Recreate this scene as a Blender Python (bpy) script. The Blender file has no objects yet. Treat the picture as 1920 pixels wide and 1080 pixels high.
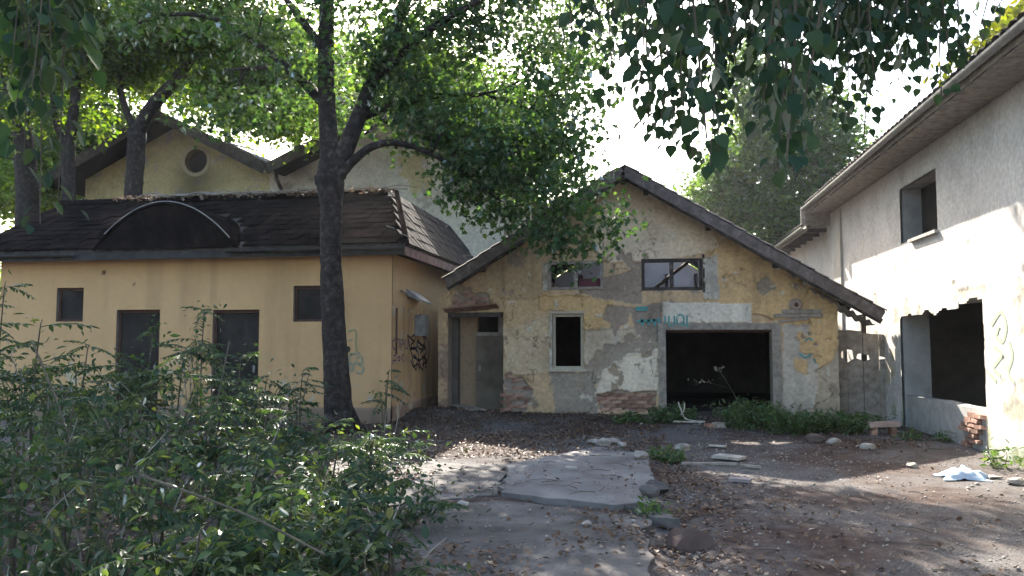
import bpy, math, random
import numpy as np
from mathutils import Vector

# ------------------------------------------------------------------ camera, world, sun, exposure
S = bpy.context.scene
COL = S.collection
YAW, PITCH, EYE, FPX = math.radians(9.5), math.atan(100 / 1500.0), 1.6, 1500.0
cam_d = bpy.data.cameras.new('camera'); cam = bpy.data.objects.new('camera', cam_d); COL.objects.link(cam)
cam.location = (0, 0, EYE); cam.rotation_euler = (math.pi / 2 + PITCH, 0, YAW)
cam_d.sensor_width = 36; cam_d.lens = 36 * FPX / 1920; cam_d.clip_start = 0.05; cam_d.clip_end = 2000
S.camera = cam
SUN_AZ, SUN_EL = math.radians(-20), math.radians(37)
W = bpy.data.worlds.new('World'); S.world = W; W.use_nodes = True
nt = W.node_tree; sky = nt.nodes.new('ShaderNodeTexSky'); sky.sky_type = 'NISHITA'; sky.sun_disc = False
sky.sun_elevation = SUN_EL; sky.sun_rotation = SUN_AZ % (2 * math.pi); sky.dust_density = 3.0; sky.air_density = 1.2
bg = nt.nodes['Background']; bg.inputs[1].default_value = 0.15; nt.links.new(sky.outputs[0], bg.inputs[0])
sun_d = bpy.data.lights.new('sun', 'SUN'); sun_d.energy = 5.0; sun_d.angle = math.radians(0.5); sun_d.color = (1.0, 0.93, 0.82)
sun = bpy.data.objects.new('sun', sun_d); COL.objects.link(sun)
TO_SUN = Vector((math.sin(SUN_AZ) * math.cos(SUN_EL), math.cos(SUN_AZ) * math.cos(SUN_EL), math.sin(SUN_EL)))
sun.rotation_euler = TO_SUN.to_track_quat('Z', 'Y').to_euler(); sun.location = (0, 0, 30)
S.view_settings.view_transform = 'Standard'; S.view_settings.look = 'None'
S.view_settings.exposure = 2.3; S.view_settings.gamma = 1; S.view_settings.use_curve_mapping = False
S.render.engine = 'CYCLES'
try:
    S.cycles.use_denoising = True; S.cycles.denoiser = 'OPENIMAGEDENOISE'
except Exception:
    pass
S.cycles.max_bounces = 8; S.cycles.diffuse_bounces = 4; S.cycles.transmission_bounces = 4; S.cycles.transparent_max_bounces = 4
S.cycles.sample_clamp_indirect = 6

RNG = np.random.default_rng(7)
random.seed(7)

# ------------------------------------------------------------------ helpers: surveying the photograph
_F = np.array([-math.sin(YAW) * math.cos(PITCH), math.cos(YAW) * math.cos(PITCH), math.sin(PITCH)])
_R = np.array([math.cos(YAW), math.sin(YAW), 0.0]); _U = np.cross(_R, _F); _C = np.array([0, 0, EYE])
def ray(x, y): return _F + _R * ((x - 960) / FPX) + _U * ((540 - y) / FPX)
def atY(x, y, Y): d = ray(x, y); return _C + d * (Y / d[1])
def atX(x, y, X): d = ray(x, y); return _C + d * (X / d[0])
def atZ(x, y, Z=0.0): d = ray(x, y); return _C + d * ((Z - EYE) / d[2])

# ------------------------------------------------------------------ helpers: numpy noise
def _hash(ix, iy, seed):
    n = (ix.astype(np.int64) * 374761393 + iy.astype(np.int64) * 668265263 + seed * 974634777) & 0x7fffffff
    n = ((n ^ (n >> 13)) * 1274126177) & 0x7fffffff
    n = (n ^ (n >> 16)) & 0x7fffffff
    return n / 0x7fffffff
def vnoise(x, y, seed=0):
    x = np.asarray(x, float); y = np.asarray(y, float)
    ix = np.floor(x); iy = np.floor(y); fx = x - ix; fy = y - iy
    fx = fx * fx * (3 - 2 * fx); fy = fy * fy * (3 - 2 * fy)
    a = _hash(ix, iy, seed); b = _hash(ix + 1, iy, seed); c = _hash(ix, iy + 1, seed); d = _hash(ix + 1, iy + 1, seed)
    return (a * (1 - fx) + b * fx) * (1 - fy) + (c * (1 - fx) + d * fx) * fy
def fbm(x, y, seed=0, oct=4):
    s = 0; a = 0.5; t = 0
    for k in range(oct):
        s = s + a * vnoise(x * 2 ** k, y * 2 ** k, seed + 17 * k); t += a; a *= 0.5
    return s / t

# ------------------------------------------------------------------ helpers: objects
def tag(o, label=None, cat=None, group=None, kind=None):
    if label: o['label'] = label
    if cat: o['category'] = cat
    if group: o['group'] = group
    if kind: o['kind'] = kind
    return o
def thing(name, label, cat, loc=(0, 0, 0), group=None):
    o = bpy.data.objects.new(name, None); COL.objects.link(o); o.location = loc; o.empty_display_size = 0.2
    return tag(o, label, cat, group)
def link(name, me, parent=None, world=True):
    """link a mesh whose vertices are in world space; parented objects are shifted into the parent's frame"""
    o = bpy.data.objects.new(name, me); COL.objects.link(o)
    if parent is not None:
        o.parent = parent
        if world:
            p = parent; off = Vector((0, 0, 0))
            while p is not None: off += Vector(p.location); p = p.parent
            o.location = -off
    return o
def np_mesh(name, V, F, mat=None, smooth=False, attrs=None):
    """V (n,3); F list of (m,k) index arrays"""
    me = bpy.data.meshes.new(name)
    V = np.asarray(V, np.float32); Fs = [np.asarray(f, np.int32) for f in (F if isinstance(F, list) else [F])]
    Fs = [f for f in Fs if len(f)]
    me.vertices.add(len(V)); me.vertices.foreach_set('co', V.ravel())
    tot = np.concatenate([np.full(len(f), f.shape[1], np.int32) for f in Fs]); idx = np.concatenate([f.ravel() for f in Fs])
    me.loops.add(len(idx)); me.loops.foreach_set('vertex_index', idx)
    me.polygons.add(len(tot)); st = np.zeros(len(tot), np.int32); st[1:] = np.cumsum(tot)[:-1]
    me.polygons.foreach_set('loop_start', st); me.polygons.foreach_set('loop_total', tot)
    if smooth: me.polygons.foreach_set('use_smooth', np.ones(len(tot), bool))
    me.update(calc_edges=True)
    for an, (typ, dom, data) in (attrs or {}).items():
        a = me.attributes.new(an, typ, dom)
        a.data.foreach_set('color' if 'COLOR' in typ else 'value', np.asarray(data, np.float32).ravel())
    if mat: me.materials.append(mat)
    return me
class MB:
    """collects boxes, prisms, tubes into one mesh"""
    def __init__(s): s.v = []; s.f = []
    def add(s, V, F):
        n = len(s.v); s.v += [tuple(p) for p in V]; s.f += [tuple(i + n for i in f) for f in F]; return s
    def box(s, a, b):
        (x0, y0, z0), (x1, y1, z1) = a, b
        return s.add([(x0, y0, z0), (x1, y0, z0), (x1, y1, z0), (x0, y1, z0), (x0, y0, z1), (x1, y0, z1), (x1, y1, z1), (x0, y1, z1)],
                     [(0, 3, 2, 1), (4, 5, 6, 7), (0, 1, 5, 4), (1, 2, 6, 5), (2, 3, 7, 6), (3, 0, 4, 7)])
    def hexa(s, P):
        return s.add(P, [(0, 3, 2, 1), (4, 5, 6, 7), (0, 1, 5, 4), (1, 2, 6, 5), (2, 3, 7, 6), (3, 0, 4, 7)])
    def slab(s, poly, n, t):
        """polygon (3d points) given thickness t along n"""
        n = np.array(n, float) * t; k = len(poly); A = [np.array(p, float) for p in poly]; B = [p + n for p in A]
        return s.add(A + B, [tuple(range(k))[::-1], tuple(range(k, 2 * k))] + [(i, (i + 1) % k, k + (i + 1) % k, k + i) for i in range(k)])
    def bar(s, p, q, w, h, up=(0, 0, 1)):
        p, q = np.array(p, float), np.array(q, float); d = q - p; d /= np.linalg.norm(d)
        u = np.array(up, float); r = np.cross(d, u); r /= np.linalg.norm(r); u = np.cross(r, d)
        P = [c + a * r * w / 2 + b * u * h / 2 for c in (p, q) for a, b in ((-1, -1), (1, -1), (1, 1), (-1, 1))]
        return s.hexa([P[0], P[1], P[5], P[4], P[3], P[2], P[6], P[7]])
    def tube(s, pts, rad, n=8, jit=0.0, cap=True):
        pts = [np.array(p, float) for p in pts]; k = len(pts)
        rad = [rad] * k if np.isscalar(rad) else list(rad)
        rings = []; u = None
        for i, p in enumerate(pts):
            d = pts[min(i + 1, k - 1)] - pts[max(i - 1, 0)]; d = d / (np.linalg.norm(d) + 1e-9)
            if u is None: u = np.cross(d, (0.3, 0.9, 0.2)) if abs(d[1]) < 0.9 else np.cross(d, (1, 0, 0))
            u = u - d * (u @ d); u = u / (np.linalg.norm(u) + 1e-9); w = np.cross(d, u)
            ring = []
            for j in range(n):
                a = 2 * math.pi * j / n; r = rad[i] * (1 + (jit * (RNG.random() - 0.5) if jit else 0))
                ring.append(p + (u * math.cos(a) + w * math.sin(a)) * r)
            rings.append(ring)
        F = [(i * n + j, i * n + (j + 1) % n, (i + 1) * n + (j + 1) % n, (i + 1) * n + j) for i in range(k - 1) for j in range(n)]
        if cap: F += [tuple(range(n))[::-1], tuple(range((k - 1) * n, k * n))]
        return s.add([p for r in rings for p in r], F)
    def mesh(s, name, mat, smooth=False):
        me = bpy.data.meshes.new(name); me.from_pydata([tuple(map(float, v)) for v in s.v], [], s.f); me.update()
        if smooth: me.polygons.foreach_set('use_smooth', np.ones(len(s.f), bool))
        if mat: me.materials.append(mat)
        return me
    def build(s, name, mat, parent=None, smooth=False): return link(name, s.mesh(name, mat, smooth), parent)
def smooth_path(pts, n=6):
    """Catmull-Rom through rows (x,y,z[,r])"""
    P = np.array(pts, float); P = np.vstack([2 * P[0] - P[1], P, 2 * P[-1] - P[-2]]); out = []
    for i in range(1, len(P) - 2):
        for t in np.linspace(0, 1, n, endpoint=False):
            a, b, c, d = P[i - 1:i + 3]
            out.append(0.5 * (2 * b + (c - a) * t + (2 * a - 5 * b + 4 * c - d) * t * t + (3 * b - a - 3 * c + d) * t ** 3))
    out.append(P[-2]); return np.array(out)
def norm(A): return A / (np.linalg.norm(A, axis=-1, keepdims=True) + 1e-9)
def rough_stone(c, r, seed, sq=(1, 1, 0.7), sub=1):
    rs = np.random.default_rng(seed); import bmesh
    bm = bmesh.new(); bmesh.ops.create_icosphere(bm, subdivisions=sub + 1, radius=1)
    V = np.array([v.co for v in bm.verts]); F = [tuple(v.index for v in f.verts) for f in bm.faces]; bm.free()
    for _ in range(7):
        d = norm(rs.normal(size=3)); t = 0.55 + 0.3 * rs.random(); k = V @ d; V = V - np.outer(np.maximum(k - t, 0), d)
    V = V * (1 + 0.05 * rs.normal(size=(len(V), 1))) * np.array(sq) * r + np.array(c)
    return V, F

# ------------------------------------------------------------------ materials
def M(name, cols, scale=4.0, detail=6, rough=0.9, bump=0.0, bscale=40, spec=0.2, attr=None, stops=None, metallic=0.0, fine=(0.8, 1.12), dist=0.02):
    """procedural material: colour ramp over noise (object space); attr = vertex attribute that replaces or tints"""
    m = bpy.data.materials.new(name); m.use_nodes = True; t = m.node_tree; N = t.nodes; L = t.links
    b = N['Principled BSDF']; b.inputs['Roughness'].default_value = rough; b.inputs['Specular IOR Level'].default_value = spec
    b.inputs['Metallic'].default_value = metallic
    tc = N.new('ShaderNodeTexCoord'); nz = N.new('ShaderNodeTexNoise'); nz.inputs['Scale'].default_value = scale; nz.inputs['Detail'].default_value = detail
    nz.inputs['Roughness'].default_value = 0.62
    L.new(tc.outputs['Object'], nz.inputs['Vector'])
    r = N.new('ShaderNodeValToRGB'); e = r.color_ramp.elements
    k = len(cols); stops = stops or [0.3 + 0.4 * i / max(k - 1, 1) for i in range(k)]
    while len(e) < k: e.new(0.5)
    for i in range(k): e[i].position = stops[i]; e[i].color = (*cols[i], 1)
    L.new(nz.outputs['Fac'], r.inputs['Fac']); out = r.outputs['Color']
    if attr:
        a = N.new('ShaderNodeAttribute'); a.attribute_name = attr
        mx = N.new('ShaderNodeMix'); mx.data_type = 'RGBA'; mx.blend_type = 'MULTIPLY'; mx.inputs['Factor'].default_value = 1
        L.new(a.outputs['Color'], mx.inputs['A']); L.new(out, mx.inputs['B']); out = mx.outputs['Result']
        n2 = N.new('ShaderNodeTexNoise'); n2.inputs['Scale'].default_value = scale * 9; n2.inputs['Detail'].default_value = 4
        L.new(tc.outputs['Object'], n2.inputs['Vector'])
        r2 = N.new('ShaderNodeMapRange'); r2.inputs['From Min'].default_value = 0.3; r2.inputs['From Max'].default_value = 0.7
        r2.inputs['To Min'].default_value = fine[0]; r2.inputs['To Max'].default_value = fine[1]; L.new(n2.outputs['Fac'], r2.inputs['Value'])
        m2 = N.new('ShaderNodeMix'); m2.data_type = 'RGBA'; m2.blend_type = 'MULTIPLY'; m2.inputs['Factor'].default_value = 1
        L.new(out, m2.inputs['A']); L.new(r2.outputs['Result'], m2.inputs['B']); out = m2.outputs['Result']
    L.new(out, b.inputs['Base Color'])
    if bump:
        nb = N.new('ShaderNodeTexNoise'); nb.inputs['Scale'].default_value = bscale; nb.inputs['Detail'].default_value = 5
        L.new(tc.outputs['Object'], nb.inputs['Vector']); bp = N.new('ShaderNodeBump'); bp.inputs['Strength'].default_value = bump
        bp.inputs['Distance'].default_value = dist
        L.new(nb.outputs['Fac'], bp.inputs['Height']); L.new(bp.outputs['Normal'], b.inputs['Normal'])
    return m
def per_object(m, lo, hi):
    """vary one material's tone from object to object"""
    t = m.node_tree; b = t.nodes['Principled BSDF']; src = b.inputs['Base Color'].links[0].from_socket; oi = t.nodes.new('ShaderNodeObjectInfo'); mr = t.nodes.new('ShaderNodeMapRange'); mr.inputs['To Min'].default_value = lo; mr.inputs['To Max'].default_value = hi
    mx = t.nodes.new('ShaderNodeMix'); mx.data_type = 'RGBA'; mx.blend_type = 'MULTIPLY'; mx.inputs['Factor'].default_value = 1
    t.links.new(oi.outputs['Random'], mr.inputs['Value']); t.links.new(src, mx.inputs['A']); t.links.new(mr.outputs['Result'], mx.inputs['B']); t.links.new(mx.outputs['Result'], b.inputs['Base Color']); return m
def leaf_mat(name, dark, mid, light, transl=0.45, tcol=None, gloss=0.35, rough=0.42):
    """two-sided leaf: diffuse + translucent + a little sheen; per-leaf tint attribute picks the pigment"""
    m = bpy.data.materials.new(name); m.use_nodes = True; t = m.node_tree; N = t.nodes; L = t.links
    N.remove(N['Principled BSDF']); out = N['Material Output']
    a = N.new('ShaderNodeAttribute'); a.attribute_name = 'tint'
    r = N.new('ShaderNodeValToRGB'); e = r.color_ramp.elements; e.new(0.5)
    for i, (p, c) in enumerate(((0.0, dark), (0.5, mid), (1.0, light))): e[i].position = p; e[i].color = (*c, 1)
    L.new(a.outputs['Fac'], r.inputs['Fac'])
    d = N.new('ShaderNodeBsdfDiffuse'); L.new(r.outputs['Color'], d.inputs['Color'])
    tr = N.new('ShaderNodeBsdfTranslucent'); mx = N.new('ShaderNodeMix'); mx.data_type = 'RGBA'; mx.blend_type = 'MULTIPLY'; mx.inputs['Factor'].default_value = 1
    L.new(r.outputs['Color'], mx.inputs['A']); mx.inputs['B'].default_value = (*(tcol or (2.6, 2.3, 0.7)), 1); L.new(mx.outputs['Result'], tr.inputs['Color'])
    s1 = N.new('ShaderNodeMixShader'); s1.inputs['Fac'].default_value = transl; L.new(d.outputs[0], s1.inputs[1]); L.new(tr.outputs[0], s1.inputs[2])
    g = N.new('ShaderNodeBsdfGlossy'); g.inputs['Roughness'].default_value = rough; g.inputs['Color'].default_value = (0.8, 0.8, 0.8, 1)
    fr = N.new('ShaderNodeFresnel'); fr.inputs['IOR'].default_value = 1.4
    ml = N.new('ShaderNodeMath'); ml.operation = 'MULTIPLY'; ml.inputs[1].default_value = gloss; L.new(fr.outputs[0], ml.inputs[0])
    s2 = N.new('ShaderNodeMixShader'); L.new(ml.outputs[0], s2.inputs['Fac']); L.new(s1.outputs[0], s2.inputs[1]); L.new(g.outputs[0], s2.inputs[2])
    L.new(s2.outputs[0], out.inputs['Surface']); return m

WALL = M('old_plaster', [(0.80, 0.78, 0.76), (1, 1, 1), (1.08, 1.06, 1.03)], scale=1.6, attr='pigment', bump=0.35, bscale=55, rough=0.95, spec=0.1, dist=0.01)
WALLS = M('smooth_render', [(0.93, 0.92, 0.9), (1, 1, 1), (1.04, 1.03, 1.02)], scale=0.9, attr='pigment', bump=0.12, bscale=70, rough=0.95, spec=0.1, dist=0.006, fine=(0.96, 1.03))
CORE = M('rubble_core', [(0.20, 0.16, 0.13), (0.30, 0.25, 0.20)], scale=6, bump=0.4)
DARKIN = M('dark_inner_plaster', [(0.05, 0.047, 0.045), (0.10, 0.092, 0.085)], scale=3)  # even dark tone for the walls around the garage room
GREYIN = M('grey_interior_plaster', [(0.20, 0.20, 0.20), (0.30, 0.29, 0.28)], scale=3)
BRICK = per_object(M('old_brick', [(0.20, 0.10, 0.075), (0.31, 0.17, 0.125), (0.42, 0.31, 0.25)], scale=9, bump=0.5, bscale=60), 0.55, 1.2)
WOODD = M('weathered_dark_wood', [(0.025, 0.021, 0.02), (0.05, 0.042, 0.04), (0.10, 0.085, 0.08)], scale=7, bump=0.4, bscale=30)
WOODG = M('weathered_grey_wood', [(0.15, 0.13, 0.115), (0.25, 0.22, 0.19), (0.33, 0.30, 0.26)], scale=8, bump=0.4, bscale=35)
VERGEM = M('brown_verge_wood', [(0.06, 0.048, 0.045), (0.10, 0.082, 0.076), (0.16, 0.135, 0.125)], scale=8, bump=0.4, bscale=35)
WOODR = M('red_brown_board', [(0.14, 0.075, 0.07), (0.22, 0.13, 0.12), (0.30, 0.2, 0.18)], scale=7, bump=0.3)
RUST = M('rusty_sheet', [(0.16, 0.07, 0.05), (0.24, 0.12, 0.09), (0.3, 0.24, 0.21)], scale=6, bump=0.3, rough=0.7)
TILED = M('dark_roof_tile', spec=0.0, cols=[(0.006, 0.005, 0.005), (0.011, 0.009, 0.009), (0.024, 0.018, 0.017)], scale=2.5, bump=0.4, bscale=40)
TILEM = M('dull_roof_tile', [(0.014, 0.012, 0.012), (0.028, 0.024, 0.024), (0.05, 0.042, 0.04)], scale=3.5, bump=0.4, bscale=40, spec=0.05)
TILEG = M('grey_roof_tile', [(0.03, 0.026, 0.025), (0.06, 0.052, 0.05), (0.12, 0.10, 0.092)], scale=3.5, bump=0.4, bscale=40)
DARKG = M('dirty_gutter', [(0.025, 0.024, 0.024), (0.06, 0.057, 0.055)], scale=5)
METALG = M('dull_zinc', [(0.12, 0.12, 0.12), (0.20, 0.20, 0.20), (0.28, 0.27, 0.25)], scale=5, rough=0.55, spec=0.4)
PALEB = M('pale_dirty_board', [(0.16, 0.14, 0.12), (0.36, 0.33, 0.29), (0.5, 0.47, 0.42)], scale=7, bump=.3)
BOARD = M('dark_grey_panel', [(0.020, 0.018, 0.016), (0.034, 0.030, 0.027), (0.05, 0.045, 0.04)], scale=2.2, bump=0.2, bscale=20, spec=0.05)
FRAMER = M('brown_frame', [(0.06, 0.032, 0.025), (0.10, 0.055, 0.045)], scale=9)
BARK = M('bark', [(0.012, 0.010, 0.010), (0.028, 0.022, 0.020), (0.075, 0.062, 0.055)], scale=9, bump=0.9, bscale=26, dist=0.04)
TWIG = M('twig_bark', [(0.06, 0.05, 0.038), (0.12, 0.10, 0.075)], scale=9)
STEMM = M('green_stem', [(0.07, 0.085, 0.04), (0.14, 0.14, 0.075)], scale=9)
CONC = M('worn_concrete', [(0.052, 0.046, 0.044), (0.092, 0.084, 0.080), (0.15, 0.138, 0.132)], scale=2.2, detail=9, bump=0.5, bscale=70, dist=0.01)
CONC2 = M('pale_concrete', [(0.085, 0.078, 0.075), (0.15, 0.14, 0.135), (0.20, 0.19, 0.182)], scale=1.7, detail=9, bump=0.4, bscale=70, dist=0.008)
STONE = M('rubble_stone', [(0.16, 0.14, 0.125), (0.28, 0.25, 0.22), (0.4, 0.37, 0.33)], scale=9, bump=0.4)
CLOTH = M('pale_blue_cloth', [(0.24, 0.32, 0.42), (0.36, 0.44, 0.53)], scale=7, rough=0.8)
LF_TREE = leaf_mat('maple_leaf', (0.024, 0.052, 0.028), (0.038, 0.078, 0.038), (0.085, 0.13, 0.050), 0.44, (2.4, 2.4, 0.7), 0.25)
LF_LEFT = leaf_mat('backlit_leaf', (0.022, 0.046, 0.016), (0.040, 0.080, 0.024), (0.11, 0.15, 0.030), 0.5, (3.2, 2.9, 0.45), 0.15)
LF_FAR = leaf_mat('far_leaf', (0.05, 0.10, 0.03), (0.085, 0.15, 0.04), (0.17, 0.20, 0.055), 0.58, (2.6, 2.6, 0.5), 0.1)
LF_RT = leaf_mat('grove_leaf', (0.035, 0.070, 0.030), (0.060, 0.105, 0.042), (0.13, 0.16, 0.055), 0.45, (2.3, 2.4, 0.7), 0.2)
LF_HANG = leaf_mat('heart_leaf', (0.020, 0.040, 0.030), (0.030, 0.055, 0.035), (0.055, 0.080, 0.035), 0.25, (1.6, 1.8, 0.8), 0.12, 0.6)
LF_SHRUB = leaf_mat('shrub_leaf', (0.018, 0.038, 0.024), (0.035, 0.066, 0.037), (0.12, 0.15, 0.05), 0.34, (2.2, 2.2, 0.6), 0.3, 0.45)
LF_SHRUB2 = leaf_mat('bluish_shrub_leaf', (0.022, 0.042, 0.032), (0.045, 0.075, 0.050), (0.15, 0.14, 0.06), 0.32, (1.8, 2.0, 0.8), 0.3, 0.45)
LF_WEED = leaf_mat('weed_leaf', (0.035, 0.075, 0.03), (0.06, 0.11, 0.045), (0.11, 0.15, 0.06), 0.35, (2.2, 2.1, 0.6))
LF_YEL = leaf_mat('yellow_green_leaf', (0.08, 0.12, 0.02), (0.13, 0.16, 0.03), (0.19, 0.19, 0.04), 0.5, (2.0, 1.8, 0.5))
LF_DEAD = leaf_mat('fallen_leaf', (0.075, 0.042, 0.026), (0.15, 0.095, 0.06), (0.40, 0.33, 0.26), 0.1, (1.2, 1, 0.8), 0.3, 0.5)
def paint(name, c): return M(name, [tuple(0.75 * k for k in c), c], scale=14, rough=0.8)
TEAL = paint('teal_spray', (0.10, 0.30, 0.30)); BLACKP = paint('black_spray', (0.025, 0.022, 0.03)); PURPLE = paint('purple_spray', (0.16, 0.09, 0.17))
PALEGRN = paint('faded_green_spray', (0.24, 0.27, 0.15)); GREYP = paint('faded_grey_green_spray', (0.27, 0.28, 0.2)); LIMEP = paint('pale_green_spray', (0.34, 0.42, 0.28))

# ------------------------------------------------------------------ leaves
def tmpl(pts, fold=0.12):
    """outline half-widths along the length -> verts (midrib + two sides), triangles"""
    V = []; F = []
    for i, (y, w) in enumerate(pts): V += [(0, y, 0), (-w, y, fold * w * 2), (w, y, fold * w * 2)]
    for i in range(len(pts) - 1):
        a, b = 3 * i, 3 * i + 3
        F += [(a, a + 2, b + 2), (a, b + 2, b), (a, b, b + 1), (a, b + 1, a + 1)]
    return np.array(V, float), np.array(F, int)
def diamond(w=0.32, fold=0.1):
    return np.array([(0, 0, 0), (w, 0.42, fold), (0, 1, 0), (-w, 0.42, fold)], float), np.array([(0, 1, 2), (0, 2, 3)])
def lobed():
    V = np.array([(0, 0, 0), (0.34, 0.12, .05), (0.2, 0.36, .03), (0.5, 0.52, .08), (0.2, 0.62, .03), (0, 1.0, -.05), (-0.2, 0.62, .03), (-0.5, 0.52, .08), (-0.2, 0.36, .03), (-0.34, 0.12, .05)], float)
    return V, np.array([(0, 1, 2), (2, 3, 4), (0, 2, 4), (0, 4, 5), (0, 5, 6), (0, 6, 8), (6, 7, 8), (0, 8, 9)])
T_DIA = diamond(); T_LOB = lobed()
T_LANCE = tmpl([(0, 0.02), (0.3, 0.17), (0.62, 0.15), (1.0, 0.0)], 0.3)
T_OVAL = tmpl([(0, 0.04), (0.25, 0.27), (0.55, 0.3), (0.8, 0.17), (1.0, 0.0)], 0.22)
T_HEART = tmpl([(-0.08, 0.22), (0.06, 0.38), (0.3, 0.44), (0.58, 0.3), (0.82, 0.1), (1.0, 0.0)], 0.15)
def leaf_arrays(T, P, D, Nn, size):
    """template copied to points P with length axis D and normal Nn"""
    V, F = T; P = np.asarray(P, float); D = norm(np.asarray(D, float)); Nn = np.asarray(Nn, float)
    X = norm(np.cross(D, Nn)); Z = np.cross(X, D); size = np.broadcast_to(np.asarray(size, float), (len(P),))[:, None, None]
    W_ = (V[None, :, 0:1] * X[:, None] + V[None, :, 1:2] * D[:, None] + V[None, :, 2:3] * Z[:, None]) * size + P[:, None]
    FF = F[None] + (np.arange(len(P)) * len(V))[:, None, None]
    return W_.reshape(-1, 3), FF.reshape(-1, 3), len(F)
def leaf_obj(name, T, P, D, Nn, size, mat, tint, parent=None, kind='stuff'):
    V, F, k = leaf_arrays(T, P, D, Nn, size)
    me = np_mesh(name, V, F, mat, attrs={'tint': ('FLOAT', 'FACE', np.repeat(np.clip(tint, 0, 1), k))})
    o = link(name, me, parent)
    if kind: o['kind'] = kind
    return o
def in_lobes(lobes, n, shell=0.45):
    w = np.array([l[1][0] * l[1][1] * l[1][2] for l in lobes]) ** 0.8; w *= np.array([l[2] if len(l) > 2 else 1 for l in lobes])
    k = RNG.choice(len(lobes), n, p=w / w.sum()); d = norm(RNG.normal(size=(n, 3))); r = RNG.random(n) ** shell
    return np.array([lobes[i][0] for i in k], float) + d * r[:, None] * np.array([lobes[i][1] for i in k], float)
def crown(name, lobes, clumps, per, size, mat, parent, T=T_DIA, sig=(0.38, 0.38, 0.22), droop=0.5, limbs=None, twig=0.012, ntw=0, bark=None, shell=0.45, tshift=0.0):
    """leaf clumps through the crown's volume; thin twigs run from the nearest limb to some of the clumps"""
    C = in_lobes(lobes, clumps, shell); n = clumps * per
    own = np.repeat(np.arange(clumps), per); cs = RNG.uniform(0.6, 1.35, clumps)
    P = C[own] + RNG.normal(size=(n, 3)) * np.array(sig) * cs[own][:, None]
    D = norm(RNG.normal(size=(n, 3)) * (1, 1, 0.6) + np.array((0, 0, -droop)))
    Nn = norm(RNG.normal(size=(n, 3)) * 0.7 + np.array((0, 0, 1.0)))
    ct = RNG.normal(0.45 + tshift, 0.17, clumps)
    leaf_obj(name, T, P, D, Nn, size * RNG.uniform(0.65, 1.25, n), mat, ct[own] + RNG.normal(0, 0.12, n), parent)
    if ntw and limbs is not None:
        mb = MB(); L = np.vstack(limbs)
        for c in C[RNG.choice(clumps, min(ntw, clumps), replace=False)]:
            d = np.linalg.norm(L[:, :3] - c, axis=1) + 0.6 * np.maximum(L[:, 2] - c[2], 0); j = int(np.argmin(d)); a = L[j, :3]
            if np.linalg.norm(a - c) > 4.0: continue
            m = (a + c) / 2 + RNG.normal(size=3) * 0.12 + np.array((0, 0, 0.12)); pts = smooth_path([a, m, c], 3)
            r0 = min(L[j, 3] * 0.45, twig * 2.6); mb.tube(pts, np.linspace(r0, twig * 0.4, len(pts)), 5, cap=False)
        mb.build('twigs', bark or BARK, parent)['kind'] = 'stuff'
def limb_mesh(paths, name, parent, mat=BARK, n=10, jit=0.07, knots=0):
    mb = MB()
    for p in paths: mb.tube(p[:, :3], p[:, 3], n, jit)
    return mb.build(name, mat, parent, smooth=True)

# ------------------------------------------------------------------ relief walls
def poly_mask(px, pz, poly, warp=0.0, seed=0, fr=5.0):
    """point-in-polygon with a noisy edge"""
    if warp:
        px = px + warp * (fbm(px * fr, pz * fr, seed, 4) - 0.5) * 2; pz = pz + warp * (fbm(px * fr + 31, pz * fr + 7, seed + 3, 4) - 0.5) * 2
    ins = np.zeros(px.shape, bool); k = len(poly)
    for i in range(k):
        x0, z0 = poly[i]; x1, z1 = poly[(i + 1) % k]
        c = ((z0 > pz) != (z1 > pz)) & (px < (x1 - x0) * (pz - z0) / ((z1 - z0) if z1 != z0 else 1e-9) + x0); ins ^= c
    return ins
def grid_lines(a, b, res, cuts):
    L = np.linspace(a, b, max(2, int((b - a) / res) + 1)); cuts = np.array([c for c in cuts if a < c < b])
    if len(cuts): L = np.array([l for l in L if l in (a, b) or np.min(abs(cuts - l)) > res * 0.4])
    return np.unique(np.concatenate([L, cuts]))
def relief_wall(name, parent, place, u0, u1, z0, ztop, holes, layer, res, mat, flip=False, rounds=(), kind=None):
    """one wall face as a fine sheet: openings left out, plaster layers raised; place(u, z, out) -> xyz"""
    U = grid_lines(u0, u1, res, [h[0] for h in holes] + [h[1] for h in holes]); top = max(ztop(np.array(U)))
    Z = grid_lines(z0, float(top), res, [h[2] for h in holes] + [h[3] for h in holes])
    UU, ZZ = np.meshgrid(U, Z, indexing='ij'); zt = ztop(U)[:, None] + 0 * ZZ; ZC = np.minimum(ZZ, zt)
    out, colr = layer(UU, ZC)
    X, Y, Zz = place(UU, ZC, out); V = np.stack([X, Y, Zz], -1).reshape(-1, 3)
    nu, nz = len(U), len(Z); i, j = np.meshgrid(np.arange(nu - 1), np.arange(nz - 1), indexing='ij')
    uc = (U[:-1] + U[1:])[:, None] / 2 + 0 * i; zc = (Z[:-1] + Z[1:])[None] / 2 + 0 * i
    keep = (ZZ[:-1, :-1] < zt[:-1, :-1] - 1e-4) | (ZZ[1:, :-1] < zt[1:, :-1] - 1e-4)
    for h in holes: keep &= ~((uc > h[0]) & (uc < h[1]) & (zc > h[2]) & (zc < h[3]))
    for (cu, cz, r) in rounds: keep &= ((uc - cu) ** 2 + (zc - cz) ** 2 > r * r)
    a = (i * nz + j)[keep]; F = np.stack([a, a + nz, a + nz + 1, a + 1], -1)
    if flip: F = F[:, ::-1]
    colr = np.concatenate([colr.reshape(-1, 3), np.ones((nu * nz, 1))], 1)
    o = link(name, np_mesh(name, V, F, mat, smooth=True, attrs={'pigment': ('FLOAT_COLOR', 'POINT', colr)}), parent)
    return o
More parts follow.
